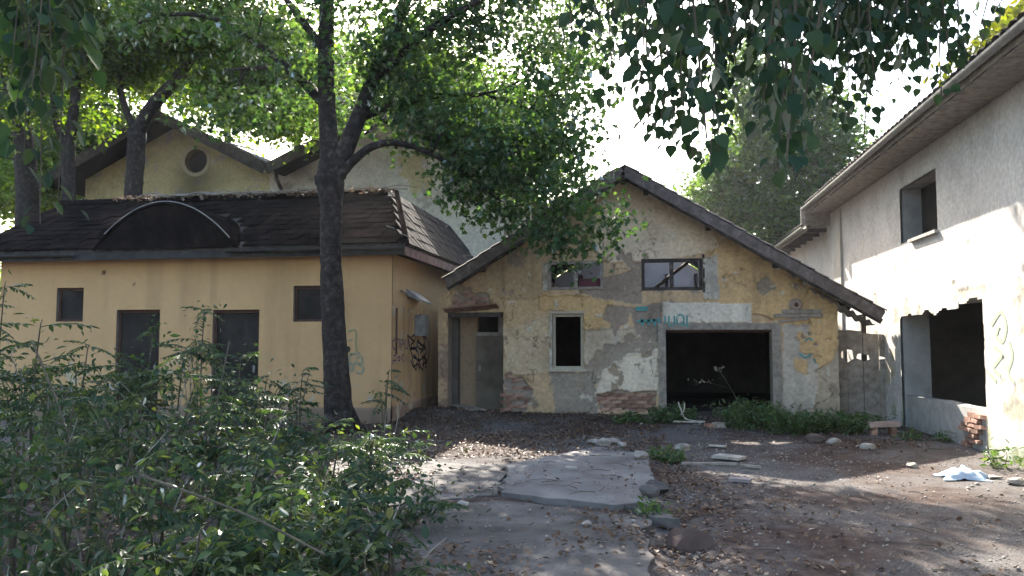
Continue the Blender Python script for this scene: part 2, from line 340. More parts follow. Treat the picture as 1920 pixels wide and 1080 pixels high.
def wall_core(mb, place, u0, u1, z0, ztop, holes, t, extra=()):
    """the wall's body behind the sheet: prisms between the openings"""
    U = sorted({u0, u1, *[h[0] for h in holes], *[h[1] for h in holes], *extra})
    for a, b in zip(U[:-1], U[1:]):
        if b - a < 1e-4: continue
        c = (a + b) / 2; hs = sorted([(h[2], h[3]) for h in holes if h[0] < c < h[1]]); z = z0
        for lo, hi in hs + [(None, None)]:
            ta = lo if lo is not None else float(ztop(np.array([a]))[0]); tb = lo if lo is not None else float(ztop(np.array([b]))[0])
            if min(ta, tb) - z > 1e-3 or max(ta, tb) - z > 0.02:
                P = [place(u, zz, o) for zz_i in (0, 1) for u, zz, o in ((a, z if not zz_i else ta, 0), (b, z if not zz_i else tb, 0), (b, z if not zz_i else tb, -t), (a, z if not zz_i else ta, -t))]
                mb.hexa([tuple(map(float, p)) for p in P])
            if hi is not None: z = hi
def ribbon(mb, place, pts, w, out=lambda u, z: 0.0):
    """a sprayed line: narrow flat band laid on the wall"""
    p = smooth_path([(a, b, 0) for a, b in pts], 4)[:, :2] if len(pts) > 2 else np.array(pts, float)
    d = np.gradient(p, axis=0); d = d / (np.linalg.norm(d, axis=1, keepdims=True) + 1e-9); n = np.stack([-d[:, 1], d[:, 0]], 1) * w / 2
    A = p + n; B = p - n; V = []
    for q in (A, B):
        for (u, z) in q: V.append(tuple(float(k) for k in place(u, z, out(u, z) + 0.005)))
    k = len(p); mb.add(V, [(i, i + 1, k + i + 1, k + i) for i in range(k - 1)])
def lerp3(mask, A, B): return np.where(mask[..., None], np.array(B), A)

# ================================================================== GROUND
XR, YF, YL, YB = 4.75, 16.8, 14.9, 24.0      # planes: barn wall beside the yard, garage front, annexe front, far barn front
def ground_h(x, y):
    h = 0.05 * (fbm(x * 0.5, y * 0.5, 5, 3) - 0.5) + 0.035 * (fbm(x * 2.2, y * 2.2, 9, 4) - 0.5)
    h = h + 0.10 * np.clip((y - 14.2) / 2.2, 0, 1) * np.clip((x + 5.5) / 0.6, 0, 1) * np.clip((4.7 - x), 0, 1)
    h = h + 0.12 * np.exp(-(((x + 4.2) / 0.9) ** 2 + ((y - 16.2) / 0.7) ** 2))
    h = h - 0.06 * np.exp(-((x - 0.28) / 0.22) ** 2) * np.clip(12.5 - y, 0, 1)
    return h
gx = np.concatenate([-np.geomspace(220, 12.5, 26), np.arange(-12, 8.01, 0.075), np.geomspace(8.5, 220, 26)])
gy = np.concatenate([-np.geomspace(60, 1.0, 14), np.arange(-0.8, 20.01, 0.075), np.geomspace(20.6, 400, 26)])
GX, GY = np.meshgrid(gx, gy, indexing='ij'); GZ = ground_h(GX, GY)
gi, gj = np.meshgrid(np.arange(len(gx) - 1), np.arange(len(gy) - 1), indexing='ij'); ga = (gi * len(gy) + gj).ravel()
def ground_mat():
    m = bpy.data.materials.new('yard_soil'); m.use_nodes = True; t = m.node_tree; N = t.nodes; L = t.links; b = N['Principled BSDF']
    b.inputs['Roughness'].default_value = 0.95; b.inputs['Specular IOR Level'].default_value = 0.1
    tc = N.new('ShaderNodeTexCoord')
    def noise(sc, det=6):
        n = N.new('ShaderNodeTexNoise'); n.inputs['Scale'].default_value = sc; n.inputs['Detail'].default_value = det; n.inputs['Roughness'].default_value = 0.65
        L.new(tc.outputs['Object'], n.inputs['Vector']); return n.outputs['Fac']
    def ramp(f, ps):
        r = N.new('ShaderNodeValToRGB'); e = r.color_ramp.elements
        while len(e) < len(ps): e.new(0.5)
        for i, (p, c) in enumerate(ps): e[i].position = p; e[i].color = (*c, 1)
        L.new(f, r.inputs['Fac']); return r.outputs['Color']
    def mix(f, A, B, typ='MIX'):
        x = N.new('ShaderNodeMix'); x.data_type = 'RGBA'; x.blend_type = typ
        if hasattr(f, 'node'): L.new(f, x.inputs['Factor'])
        else: x.inputs['Factor'].default_value = f
        L.new(A, x.inputs['A']); L.new(B, x.inputs['B']); return x.outputs['Result']
    soil = ramp(noise(5, 9), [(0.3, (0.040, 0.028, 0.024)), (0.5, (0.080, 0.057, 0.049)), (0.72, (0.14, 0.108, 0.095))])
    grit = ramp(noise(60, 4), [(0.3, (0.05, 0.047, 0.047)), (0.52, (0.13, 0.12, 0.117)), (0.75, (0.28, 0.26, 0.245))])
    sel = N.new('ShaderNodeMapRange'); L.new(noise(0.55, 4), sel.inputs['Value']); sel.inputs['From Min'].default_value = 0.42; sel.inputs['From Max'].default_value = 0.58
    col = mix(sel.outputs['Result'], soil, grit)
    v = N.new('ShaderNodeTexVoronoi'); v.inputs['Scale'].default_value = 38; L.new(tc.outputs['Object'], v.inputs['Vector'])
    peb = ramp(v.outputs['Distance'], [(0.0, (1.35, 1.3, 1.25)), (0.25, (1, 1, 1)), (0.5, (0.7, 0.7, 0.7))]); col = mix(0.8, col, peb, 'MULTIPLY')
    L.new(col, b.inputs['Base Color'])
    bp = N.new('ShaderNodeBump'); bp.inputs['Strength'].default_value = 0.7; bp.inputs['Distance'].default_value = 0.02
    L.new(noise(55, 5), bp.inputs['Height']); L.new(bp.outputs['Normal'], b.inputs['Normal']); return m
ground = link('ground', np_mesh('ground', np.stack([GX, GY, GZ], -1).reshape(-1, 3), np.stack([ga, ga + len(gy), ga + len(gy) + 1, ga + 1], -1), ground_mat(), smooth=True))
tag(ground, 'dark bare soil and grit of the neglected yard', kind='structure')

# concrete slabs of the old drive: broken outlines, real thickness
def slab_piece(poly, top, t, seed, tilt=(0, 0), cuts=8):
    P = []
    k = len(poly); rs = np.random.default_rng(seed)
    for i in range(k):
        a, b = np.array(poly[i], float), np.array(poly[(i + 1) % k], float); n = max(2, int(np.linalg.norm(b - a) / 0.16))
        for j in range(n): P.append(a + (b - a) * j / n + (rs.normal(size=2) * 0.03 if j else 0))
    c = np.mean(P, axis=0); n = len(P)
    def zt(p): return top + (p[0] - c[0]) * tilt[0] + (p[1] - c[1]) * tilt[1]
    V = []; F = []; rings = 6
    for rr in range(rings):
        s = [1.0, 0.994, 0.8, 0.55, 0.3, 0.1][rr]
        for p in P:
            q = c + (p - c) * s; V.append((q[0], q[1], zt(q) - (0.004 if rr == 0 else 0) + (0.012 * (float(vnoise(q[0] * 3, q[1] * 3, seed)) - 0.5) if rr else 0)))
    for rr in range(rings - 1): F += [(rr * n + i, rr * n + (i + 1) % n, (rr + 1) * n + (i + 1) % n, (rr + 1) * n + i) for i in range(n)]
    F.append(tuple(range((rings - 1) * n, rings * n))); b0 = len(V)
    for p in P: V.append((p[0] + rs.normal() * 0.01, p[1] + rs.normal() * 0.01, zt(p) - t))
    F += [(b0 + i, b0 + (i + 1) % n, (i + 1) % n, i) for i in range(n)]
    return MB().add(V, F)
def Zg(x, y): return [float(v) for v in atZ(x, y, 0.05)[:2]]
pave = thing('concrete_drive', 'broken grey concrete drive in cracked slabs before the garage', 'drive', (-2, 8, 0)); pave['kind'] = 'structure'
far_poly = [Zg(955, 872), Zg(1120, 842), Zg(1215, 858), Zg(1232, 945), Zg(1150, 950), Zg(1000, 932), Zg(940, 925)]
slab_piece(far_poly, 0.075, 0.14, 1, (0.004, 0.004)).build('concrete_slab', CONC2, pave)
slab_piece([Zg(640, 850), Zg(948, 874), Zg(932, 925), Zg(700, 945), Zg(560, 930)], 0.035, 0.12, 2, (0, 0.002)).build('concrete_slab', CONC, pave)
slab_piece([Zg(560, 946), Zg(700, 955), Zg(930, 936), Zg(1150, 962), Zg(1218, 968), Zg(1214, 1200), Zg(960, 1220), Zg(640, 1150)], 0.045, 0.12, 3, (-0.002, 0.0)).build('concrete_slab', CONC, pave)
slab_piece([Zg(1170, 948), Zg(1262, 968), Zg(1275, 975), Zg(1225, 972)], 0.06, 0.08, 4, (0.01, 0.0)).build('concrete_slab', CONC, pave)

# ================================================================== GARAGE (gabled, peeling front)
def fY(x, y): p = atY(x, y, YF); return float(p[0]), float(p[2])
gplace = lambda u, z, o: (u, YF - o + 0 * u, z)
VERGE = 0.75
ap = atY(1168, 306, YF - VERGE); AX, AZ = float(ap[0]), float(ap[2])
er = atY(1655, 578, YF - VERGE); ERX = float(er[0]); SL = (AZ - float(er[2])) / (ERX - AX)
GX0, GX1 = fY(822, 700)[0], fY(1572, 700)[0]
RT = 0.14                                                        # roof build-up
gtop = lambda u: AZ - RT - 0.06 - SL * abs(np.asarray(u, float) - AX)
def hole(x0, y0, x1, y1): a = fY(x0, y0); b = fY(x1, y1); return (a[0], b[0], b[1], a[1])
H_DOOR = list(hole(840, 586, 944, 790)); H_DOOR[2] = -0.1
H_WIN = hole(1036, 589, 1094, 692); H_GAR = list(hole(1247, 618, 1451, 790)); H_GAR[2] = -0.1
H_UP1 = hole(1027, 490, 1132, 543); H_UP2 = hole(1202, 486, 1317, 544)
gholes = [H_DOOR, H_WIN, H_GAR, H_UP1, H_UP2]
TAN, CREAM, YEL, GREY, PALE, BRK = (0.50, 0.36, 0.225), (0.62, 0.50, 0.365), (0.55, 0.38, 0.20), (0.29, 0.23, 0.185), (0.62, 0.54, 0.44), (0.33, 0.19, 0.14)
def PX(*pts): return [fY(*p) for p in pts]
def garage_layer(u, z):
    out = np.full(u.shape, 0.020); c = np.zeros(u.shape + (3,)) + np.array(TAN)
    n1 = fbm(u * 1.1, z * 1.1, 21, 5); n2 = fbm(u * 3.0, z * 3.0, 33, 5); n3 = fbm(u * 7, z * 7, 44, 4)
    def put(poly, col, lev, warp=0.12, seed=0, fr=4.0, m=None):
        nonlocal out, c
        k = poly_mask(u, z, poly, warp, seed, fr)
        if m is not None: k = k & m
        c = lerp3(k, c, col); out = np.where(k, lev, out)
        if warp > 0.03 and u.shape[0] > 4 and lev > 0.015:
            e = k & ~(np.roll(k, 1, 0) & np.roll(k, -1, 0) & np.roll(k, 1, 1) & np.roll(k, -1, 1)); out = np.where(e, out + 0.035 * np.clip(fbm(u * 5, z * 5, 500 + seed, 3) * 3 - 1.2, 0, 1), out)
    # broad coats
    put(PX((1112, 470), (1118, 400), (1150, 330), (1330, 400), (1350, 470), (1240, 492), (1140, 490)), CREAM, 0.034, 0.08, 1, 3)
    put(PX((1325, 470), (1390, 440), (1590, 560), (1580, 760), (1545, 700), (1500, 640), (1420, 590), (1330, 560)), YEL, 0.034, 0.16, 2, 2.5)
    put(PX((930, 470), (1000, 440), (1110, 380), (1112, 480), (1025, 490), (1020, 560), (900, 560)), (0.43, 0.32, 0.20), 0.020, 0.1, 3, 3)
    put(PX((1010, 552), (1150, 552), (1148, 618), (1096, 616), (1096, 586), (1012, 582)), YEL, 0.036, 0.05, 4, 6)
    put(PX((940, 620), (1036, 590), (1036, 700), (950, 700)), (0.50, 0.39, 0.27), 0.026, 0.12, 5, 4)
    put(PX((1096, 618), (1240, 610), (1240, 740), (1130, 740), (1096, 690)), (0.49, 0.41, 0.32), 0.028, 0.08, 6, 4)
    # grey scratch coat laid bare
    put(PX((1086, 548), (1134, 520), (1202, 502), (1204, 572), (1160, 566), (1118, 560)), GREY, 0.010, 0.035, 7, 7)
    put(PX((1136, 572), (1182, 576), (1178, 606), (1162, 612), (1152, 632), (1146, 610), (1132, 602)), GREY, 0.008, 0.04, 8, 8)
    put(PX((1182, 578), (1240, 566), (1240, 640), (1196, 640)), (0.29, 0.235, 0.20), 0.012, 0.05, 9, 7)
    put(PX((1098, 688), (1140, 650), (1228, 628), (1228, 652), (1180, 668), (1130, 700), (1100, 720)), (0.31, 0.26, 0.215), 0.012, 0.14, 10, 6)
    put(PX((1128, 700), (1170, 668), (1232, 650), (1232, 736), (1110, 742)), PALE, 0.032, 0.08, 11, 6)
    put(PX((1030, 692), (1120, 700), (1118, 782), (1040, 782)), (0.31, 0.26, 0.215), 0.016, 0.12, 12, 5)
    # pale lintel panel over the garage opening
    put(PX((1241, 567), (1409, 570), (1409, 606), (1241, 606)), (0.60, 0.55, 0.47), 0.046, 0.012, 13, 9)
    put(PX((1316, 488), (1346, 478), (1350, 560), (1318, 560)), (0.47, 0.43, 0.37), 0.030, 0.05, 14, 6)
    # pier beside the garage opening: paint flaking off pale plaster
    put(PX((1466, 606), (1520, 612), (1534, 700), (1545, 790), (1466, 790)), (0.47, 0.42, 0.36), 0.022, 0.1, 15, 4)
    put(PX((1488, 628), (1530, 622), (1535, 668), (1500, 660)), YEL, 0.038, 0.1, 16, 7); put(PX((1486, 672), (1512, 676), (1514, 702), (1492, 696)), YEL, 0.038, 0.05, 17, 8)
    put(PX((1540, 690), (1580, 640), (1580, 790), (1520, 790)), (0.41, 0.34, 0.26), 0.02, 0.15, 18, 4)
    # wall toned darker towards its foot, further down
    # flakes lost to the grey coat, many small ones
    k = (n2 > 0.69) & (z < 3.6) & ~poly_mask(u, z, PX((1241, 567), (1409, 570), (1409, 606), (1241, 606))); c = lerp3(k, c, (0.30, 0.245, 0.19)); out = np.where(k, 0.010, out)
    k = (n3 > 0.76) & (z < 3.9); c = lerp3(k, c, (0.53, 0.48, 0.40)); out = np.where(k, out + 0.01, out)
    k = (fbm(u * 2.3, z * 2.3, 77, 5) > 0.60) & (z < 1.6) & (u < -1.0); c = lerp3(k, c, (0.335, 0.235, 0.175)); out = np.where(k, 0.004, out)
    # cracks
    for s, th in ((51, 0.010), (58, 0.008)):
        k = (abs(fbm(u * 1.3, z * 0.9, s, 5) - 0.5) < th * 0.5) & (fbm(u * .9, z * .9, s + 5, 3) > .56); c = np.where(k[..., None], c * 0.55, c); out = np.where(k, out - 0.012, out)
    # brick courses laid bare
    kb = poly_mask(u, z, BRK_POLY, 0.06, 19, 7) | poly_mask(u, z, BRK2_POLY, 0.05, 20, 8) | poly_mask(u, z, BRK3_POLY, 0.08, 22, 7)
    c = lerp3(kb, c, (0.30, 0.25, 0.21)); out = np.where(kb, -0.02, out)
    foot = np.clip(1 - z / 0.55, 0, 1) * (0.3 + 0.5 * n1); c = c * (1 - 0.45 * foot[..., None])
    streak = np.clip((fbm(u * 6, z * 0.5, 61, 4) - 0.52) * 4, 0, 1) * np.clip((z - 0.4) / 2, 0, 1); c = c * (1 - 0.22 * streak[..., None])
    c = c * (0.84 + 0.32 * n1)[..., None]
    return out * 1.35 + 0.006 * (n2 - 0.5), c
BRK_POLY = PX((1118, 740), (1150, 733), (1232, 735), (1232, 772), (1128, 770))
BRK2_POLY = PX((846, 560), (872, 545), (918, 552), (922, 578), (880, 584), (846, 584))
BRK3_POLY = PX((946, 700), (975, 706), (1000, 735), (985, 775), (946, 778))
garage = thing('gabled_garage', 'gabled garage with peeling plaster front, dark wide opening and two small upper windows', 'building', (0, YF, 0))
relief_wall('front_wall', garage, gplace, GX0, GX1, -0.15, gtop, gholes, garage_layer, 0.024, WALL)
mb = MB(); core_place = lambda u, z, o: (u, YF + 0.03 - o, z)
wall_core(mb, core_place, GX0 + 0.005, GX1 - 0.005, -0.2, lambda u: gtop(u) - 0.01, gholes, 0.35, extra=(AX,)); mb.build('wall_core', CORE, garage)
# bricks, one by one
brick_mesh = []
for s in range(4):
    rs = np.random.default_rng(90 + s); bm_ = MB().box((-0.12, -0.05, -0.032), (0.12, 0.05, 0.032)); bm_.v = [tuple(np.array(p) + rs.normal(size=3) * 0.006) for p in bm_.v]; brick_mesh.append(bm_.mesh('brick', BRICK))
nb = 0
def lay_bricks(poly, parent, y, inset=0.0, course=0.078, step=0.252, prob=0.95):
    xs = [p[0] for p in poly]; zs = [p[1] for p in poly]; r = 0; z = min(zs) + 0.03
    while z < max(zs):
        x = min(xs) - 0.1 + (0.126 if r % 2 else 0)
        while x < max(xs) + 0.1:
            if poly_mask(np.array([x]), np.array([z]), poly)[0] and random.random() < prob:
                o = bpy.data.objects.new('brick', random.choice(brick_mesh)); COL.objects.link(o); o.parent = parent
                o.location = Vector((x, y + random.uniform(-0.012, 0.012), z)) - parent.location; o.rotation_euler = (random.uniform(-.03, .03), random.uniform(-.015, .015), random.uniform(-.03, .03))
            x += step
        z += course; r += 1
lay_bricks(BRK_POLY, garage, YF + 0.038); lay_bricks(BRK2_POLY, garage, YF + 0.038, prob=0.75); lay_bricks(BRK3_POLY, garage, YF + 0.042, prob=0.45)
# side walls, back wall, loft floor, interior
YG2 = 24.5; zs_ = float(gtop(GX0)); zr_ = float(gtop(GX1))
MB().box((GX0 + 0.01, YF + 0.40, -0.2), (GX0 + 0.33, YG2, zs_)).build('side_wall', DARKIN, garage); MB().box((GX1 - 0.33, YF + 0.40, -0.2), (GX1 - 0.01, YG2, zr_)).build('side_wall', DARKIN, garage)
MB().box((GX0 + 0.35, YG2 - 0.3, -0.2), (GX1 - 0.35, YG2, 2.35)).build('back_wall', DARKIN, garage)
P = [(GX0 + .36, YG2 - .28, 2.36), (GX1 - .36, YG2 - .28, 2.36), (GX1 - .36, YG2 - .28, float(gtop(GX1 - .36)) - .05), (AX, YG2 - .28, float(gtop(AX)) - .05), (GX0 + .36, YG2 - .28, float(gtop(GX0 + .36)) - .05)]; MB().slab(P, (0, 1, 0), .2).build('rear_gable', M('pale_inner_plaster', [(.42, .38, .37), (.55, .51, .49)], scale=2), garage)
MB().box((GX0 + 0.34, YF + 0.40, 2.36), (GX1 - 0.34, YG2, 2.46)).build('loft_floor', WOODD, garage)
MB().box((GX0 + 0.34, YF + 0.40, -0.1), (GX1 - 0.34, YG2 - 0.3, 0.07)).build('garage_floor', CONC, garage)
for k in range(9):
    xa = random.uniform(GX0 + 1.5, GX1 - 1.5); yy = YF + random.uniform(1.2, 5.5); xb = xa + random.uniform(-1.6, 1.6); MB().bar((xa, yy, 2.5), (xb, yy + random.uniform(-.6, 1.2), random.uniform(2.9, 3.7)), .07, .1, (0, 1, .2)).build('fallen_rafter', WOODG if k % 2 else WOODD, garage)
for k in range(6):
    xa = AX - 2.4 + k * .85; MB().box((xa, YG2 - .36, 2.47), (xa + .09, YG2 - .285, 3.6)).build('gable_stud', WOODD, garage)
MB().box((GX0 + .5, YG2 - .40, 3.02), (GX1 - .5, YG2 - .365, 3.12)).build('gable_rail', WOODD, garage)
# door recess: a shallow bay with a plastered cheek and a sagging door leaf
dx0, dx1 = H_DOOR[0], H_DOOR[1]; leafx = fY(884, 600)[0]
MB().box((dx0 - 0.3, YF + 0.62, -0.2), (leafx, YF + 0.8, 2.35)).build('recess_wall', M('recess_plaster', [(0.20, 0.145, 0.10), (0.30, 0.215, 0.14), (0.25, 0.16, 0.11)], scale=5, bump=0.3), garage)
dl = MB().box((leafx + 0.004, YF + 0.50, 0.0), (dx1 - 0.02, YF + 0.55, 1.72)).build('door', M('grey_door_paint', [(0.07, 0.058, 0.048), (0.12, 0.10, 0.082), (0.17, 0.145, 0.115)], scale=2.5, bump=0.2), garage)
MB().box((leafx + 0.05, YF + 0.485, 0.95), (leafx + 0.10, YF + 0.50, 1.08)).build('handle', METALG, dl)
mb = MB().box((leafx + 0.004, YF + 0.50, 1.725), (dx1 - 0.02, YF + 0.56, 1.80)).box((fY(926, 600)[0], YF + 0.50, 1.80), (dx1 - 0.02, YF + 0.56, 2.3)); mb.build('transom_frame', WOODG, garage)
mb = MB(); a = fY(836, 583); b = fY(936, 574); mb.bar((a[0], YF - 0.12, a[1]), (b[0], YF - 0.16, b[1]), 0.3, 0.03, (0, 0.3, 1)).build('rusty_canopy', RUST, garage)
mb = MB().box((dx0, YF - 0.01, H_DOOR[3] - 0.10), (dx1 - 0.06, YF + 0.10, H_DOOR[3] - 0.005)).build('door_lintel', WOODD, garage)
# window with wooden frame
def win_frame(name, h, y, w, d, mat, mull=(), parent=garage):
    f = thing(name, None, None, ((h[0] + h[1]) / 2, y, h[2])); f.parent = parent; f.location = Vector(f.location) - parent.location
    u0, u1, z0, z1 = h; g = 0.004
    MB().box((u0 + g, y, z1 - w), (u1 - g, y + d, z1 - g)).box((u0 + g, y, z0 + g), (u1 - g, y + d, z0 + w)).box((u0 + g, y, z0 + w), (u0 + w, y + d, z1 - w)).box((u1 - w, y, z0 + w), (u1 - g, y + d, z1 - w)).build('frame', mat, f)
    for m in mull: MB().box((m - w * 0.6, y + 0.006, z0 + w), (m + w * 0.6, y + d - 0.006, z1 - w)).build('mullion', mat, f)
    return f
CRF = M('cream_frame', [(0.34, 0.31, 0.25), (0.45, 0.41, 0.34)], scale=9, bump=0.2)
wf = win_frame('window', H_WIN, YF + 0.02, 0.055, 0.12, CRF)
MB().box((H_WIN[0] - 0.06, YF - 0.07, H_WIN[2] - 0.05), (H_WIN[1] + 0.06, YF + 0.02, H_WIN[2] + 0.004)).build('sill', CRF, wf)
MB().box((H_WIN[0] - 0.04, YF - 0.075, H_WIN[3] + 0.01), (H_WIN[1] + 0.06, YF - 0.03, H_WIN[3] + 0.06)).build('drip_moulding', CRF, wf)
MB().box((H_WIN[0] - 0.07, YF - 0.055, H_WIN[2] - 0.0), (H_WIN[0] - 0.005, YF - 0.02, H_WIN[3])).build('casing', PALEB, wf)
um = (H_UP2[0] + H_UP2[1]) / 2
w1 = win_frame('window', H_UP1, YF - 0.03, 0.065, 0.14, WOODG, ((H_UP1[0] + H_UP1[1]) / 2,)); w2 = win_frame('window', H_UP2, YF - 0.03, 0.07, 0.14, WOODD, (um,))
MB().box(((H_UP1[0] + H_UP1[1]) / 2 + 0.07, YF + 0.03, H_UP1[2] + 0.07), (H_UP1[1] - 0.07, YF + 0.06, H_UP1[2] + 0.24)).build('broken_panel', M('maroon_panel', [(0.08, 0.03, 0.04), (0.12, 0.045, 0.055)], scale=6), w1)
MB().box((H_UP2[1] + 0.003, YF - 0.05, H_UP2[2] - 0.05), (H_UP2[1] + 0.05, YF + 0.02, H_UP2[3] + 0.08)).build('loose_batten', WOODD, w2)
MB().box((H_UP1[0] - 0.10, YF - 0.05, H_UP1[2] - 0.02), (H_UP1[0] - 0.005, YF - 0.018, H_UP1[3] - 0.04)).build('casing', PALEB, w1)
# garage opening: posts and header beam, stepped
gf = thing('door_frame', None, None, (0, 0, 0)); gf.parent = garage; gf.location = (0, 0, 0)
u0, u1, z0, z1 = H_GAR
MB().box((u0 - 0.14, YF - 0.075, 0.02), (u0 + 0.01, YF + 0.16, z1 + 0.13)).build('post', WOODG, gf)
MB().box((u1 - 0.01, YF - 0.075, 0.02), (u1 + 0.16, YF + 0.16, z1 + 0.13)).build('post', WOODG, gf)
MB().box((u0 + 0.012, YF - 0.065, z1 - 0.005), (u1 - 0.012, YF + 0.16, z1 + 0.125)).build('beam', WOODG, gf)
MB().box((u0 + 0.012, YF + 0.02, z1 - 0.05), (u1 - 0.012, YF + 0.10, z1 - 0.006)).build('inner_rail', FRAMER, gf)
# timber bracket remains with round boss on the pier
lb = fY(1450, 590); le = fY(1541, 585); pl = thing('timber_bracket', None, None, (lb[0], YF, lb[1])); pl.parent = garage; pl.location = Vector(pl.location) - garage.location
MB().box((lb[0], YF - 0.10, lb[1] - 0.06), (le[0], YF - 0.036, lb[1] + 0.015)).build('board', WOODG, pl)
MB().box((fY(1466, 590)[0], YF - 0.12, lb[1] + 0.02), (fY(1538, 590)[0], YF - 0.03, lb[1] + 0.10)).build('board', WOODG, pl)
MB().bar((lb[0] + 0.1, YF - 0.07, lb[1] - 0.13), (fY(1515, 590)[0], YF - 0.06, lb[1] - 0.08), 0.03, 0.05).build('board', WOODG, pl)
c = fY(1491, 572); MB().tube([(c[0], YF - 0.02, c[1]), (c[0], YF - 0.09, c[1]), (c[0], YF - 0.14, c[1])], [0.14, 0.13, 0.085], 14).build('round_boss', M('mortar_boss', [(0.28, 0.21, 0.17), (0.36, 0.28, 0.23)]), pl)
MB().tube([(c[0], YF - 0.142, c[1]), (c[0], YF - 0.15, c[1])], 0.045, 10).build('boss_hole', FRAMER, pl)
# roof: two slopes, verge boards, rafters, ragged tile edges
rf = thing('roof', None, None, (AX, YF, AZ)); rf.parent = garage; rf.location = Vector(rf.location) - garage.location
y0r, y1r = YF - VERGE, YG2 + 0.3; ELX = float(atY(836, 566, y0r)[0]); 
def rz(x, off=0.0): return AZ - off - SL * abs(x - AX)
def slope(xa, xb, ya, yb, name, mat=WOODD, t0=0.03, t1=0.09):
    MB().hexa([(xa, ya, rz(xa, t1)), (xb, ya, rz(xb, t1)), (xb, yb, rz(xb, t1)), (xa, yb, rz(xa, t1)), (xa, ya, rz(xa, t0)), (xb, ya, rz(xb, t0)), (xb, yb, rz(xb, t0)), (xa, yb, rz(xa, t0))]).build(name, mat, rf)
slope(ELX, AX - 0.001, y0r + 0.03, YF + 2.2, 'roof_boarding'); slope(AX + 0.001, GX1 + 0.22, y0r + 0.03, YF + 2.4, 'roof_boarding'); slope(GX1 + 0.221, ERX, y0r + 0.03, YF + 0.5, 'roof_boarding')
slope(ELX, AX - 0.001, YF + 3.9, y1r, 'roof_boarding'); slope(ELX, AX - 1.9, YF + 2.21, YF + 3.89, 'roof_boarding'); slope(AX + 2.3, GX1 + 0.22, YF + 2.41, y1r, 'roof_boarding')
for sgn, ex in ((-1, ELX), (1, ERX)):
    a = (AX + sgn * 0.0, y0r + 0.012, rz(AX, 0.15)); b = (ex, y0r + 0.012, rz(ex, 0.15)); MB().bar(a, b, 0.035, 0.20, (0, 0, 1)).build('verge_board', VERGEM, rf)
    MB().bar((AX + sgn * 0.3, y0r + 0.10, rz(AX + sgn * .3, 0.25)), (ex, y0r + 0.10, rz(ex, 0.25)), 0.05, 0.10).build('verge_rafter', WOODD, rf)
    for yy in np.arange(YF + 0.5, y1r - 0.2, 0.85):
        xs0 = AX; exx = ex if sgn < 0 or yy < YF + .6 else GX1 + 0.5; MB().bar((xs0 + sgn * 0.02, yy, rz(xs0 + sgn * .02, 0.17)), (exx - sgn * 0.3, yy, rz(exx - sgn * .3, 0.17)), 0.08, 0.13).build('rafter', WOODD, rf)
    for q in (0.45, 1.7, 3.0): MB().box((AX + sgn * q - 0.05, y0r + 0.13, rz(AX + sgn * q, 0.27)), (AX + sgn * q + 0.05, YF - 0.06, rz(AX + sgn * q, 0.17))).build('purlin_end', WOODD, rf)
MB().box((AX - 0.06, y0r + 0.05, AZ - 0.30), (AX + 0.06, y1r, AZ - 0.16)).build('ridge_beam', WOODD, rf)
# tiles of the verge row each by itself, the rest joined
def curved_tile(mb, o, dx, dl, dn, w, l, h=0.03, n=4):
    V = []
    for e in (0, 1):
        for i in range(n + 1):
            a = math.pi * i / n; V.append(np.array(o) + dx * (i / n - 0.5) * w + dl * l * e + dn * (math.sin(a) * h + (0.028 if e == 0 else 0.004)))
    V2 = [v - dn * 0.016 for v in V]; m = n + 1
    F = [(i, i + 1, m + i + 1, m + i) for i in range(n)]; F += [tuple(reversed([2 * m + k for k in f])) for f in F]
    F += [(2 * m + i, 2 * m + i + 1, i + 1, i) for i in range(n)]; F += [(m + i, m + i + 1, 3 * m + i + 1, 3 * m + i) for i in range(n)]
    F += [(0, m, 3 * m, 2 * m), (n, 2 * m + n, 3 * m + n, m + n)]
    mb.add(V + V2, F)
for sgn, ex in ((-1, ELX), (1, ERX)):
    s_len = abs(ex - AX) * math.sqrt(1 + SL * SL); d = np.array((-sgn, 0, SL)) / math.sqrt(1 + SL * SL); nrm = np.array((sgn * SL, 0, 1)) / math.sqrt(1 + SL * SL); ydir = np.array((0, -1.0 * sgn, 0))
    rest = MB(); base = np.array((ex + sgn * 0.07, 0, rz(ex + sgn * 0.07, 0.028)))
    for r in range(int((s_len + 0.07) / 0.30)):
        for k in range(10 if True else 0):
            yy = y0r - 0.02 + 0.11 + 0.22 * k
            if k > 0 and (random.random() < 0.06 or (sgn > 0 and k > 5 and ex - r * 0.30 / math.sqrt(1 + SL * SL) > GX1 + .2)): continue
            mbk = MB() if k == 0 else rest
            curved_tile(mbk, base + d * (0.30 * r + random.uniform(-.015, .015)) + np.array((0, yy, 0)) + nrm * random.uniform(0, 0.012), ydir, d, nrm, 0.21, 0.34, 0.032)
            if k == 0: mbk.build('roof_tile', TILEG, rf)
    rest.build('roof_tiles', TILEG, rf)['kind'] = 'stuff'
# corrugated eave strip over the passage
mb = MB(); V = []; xa, xb = ERX - 1.15, ERX + 0.02; n = 40
for e, yy in enumerate((YF - 0.30, YF + 0.5)):
    for i in range(n + 1): x = xa + (xb - xa) * i / n; V.append((x, yy, rz(x, 0.30) + 0.03 * math.cos(i * math.pi / 2.5)))
mb.add(V, [(i, i + 1, n + 2 + i, n + 1 + i) for i in range(n)]); mb.add([(x, y, z - 0.012) for x, y, z in V], [(n + 1 + i, n + 2 + i, i + 1, i) for i in range(n)])
mb.build('corrugated_sheet', METALG, rf)
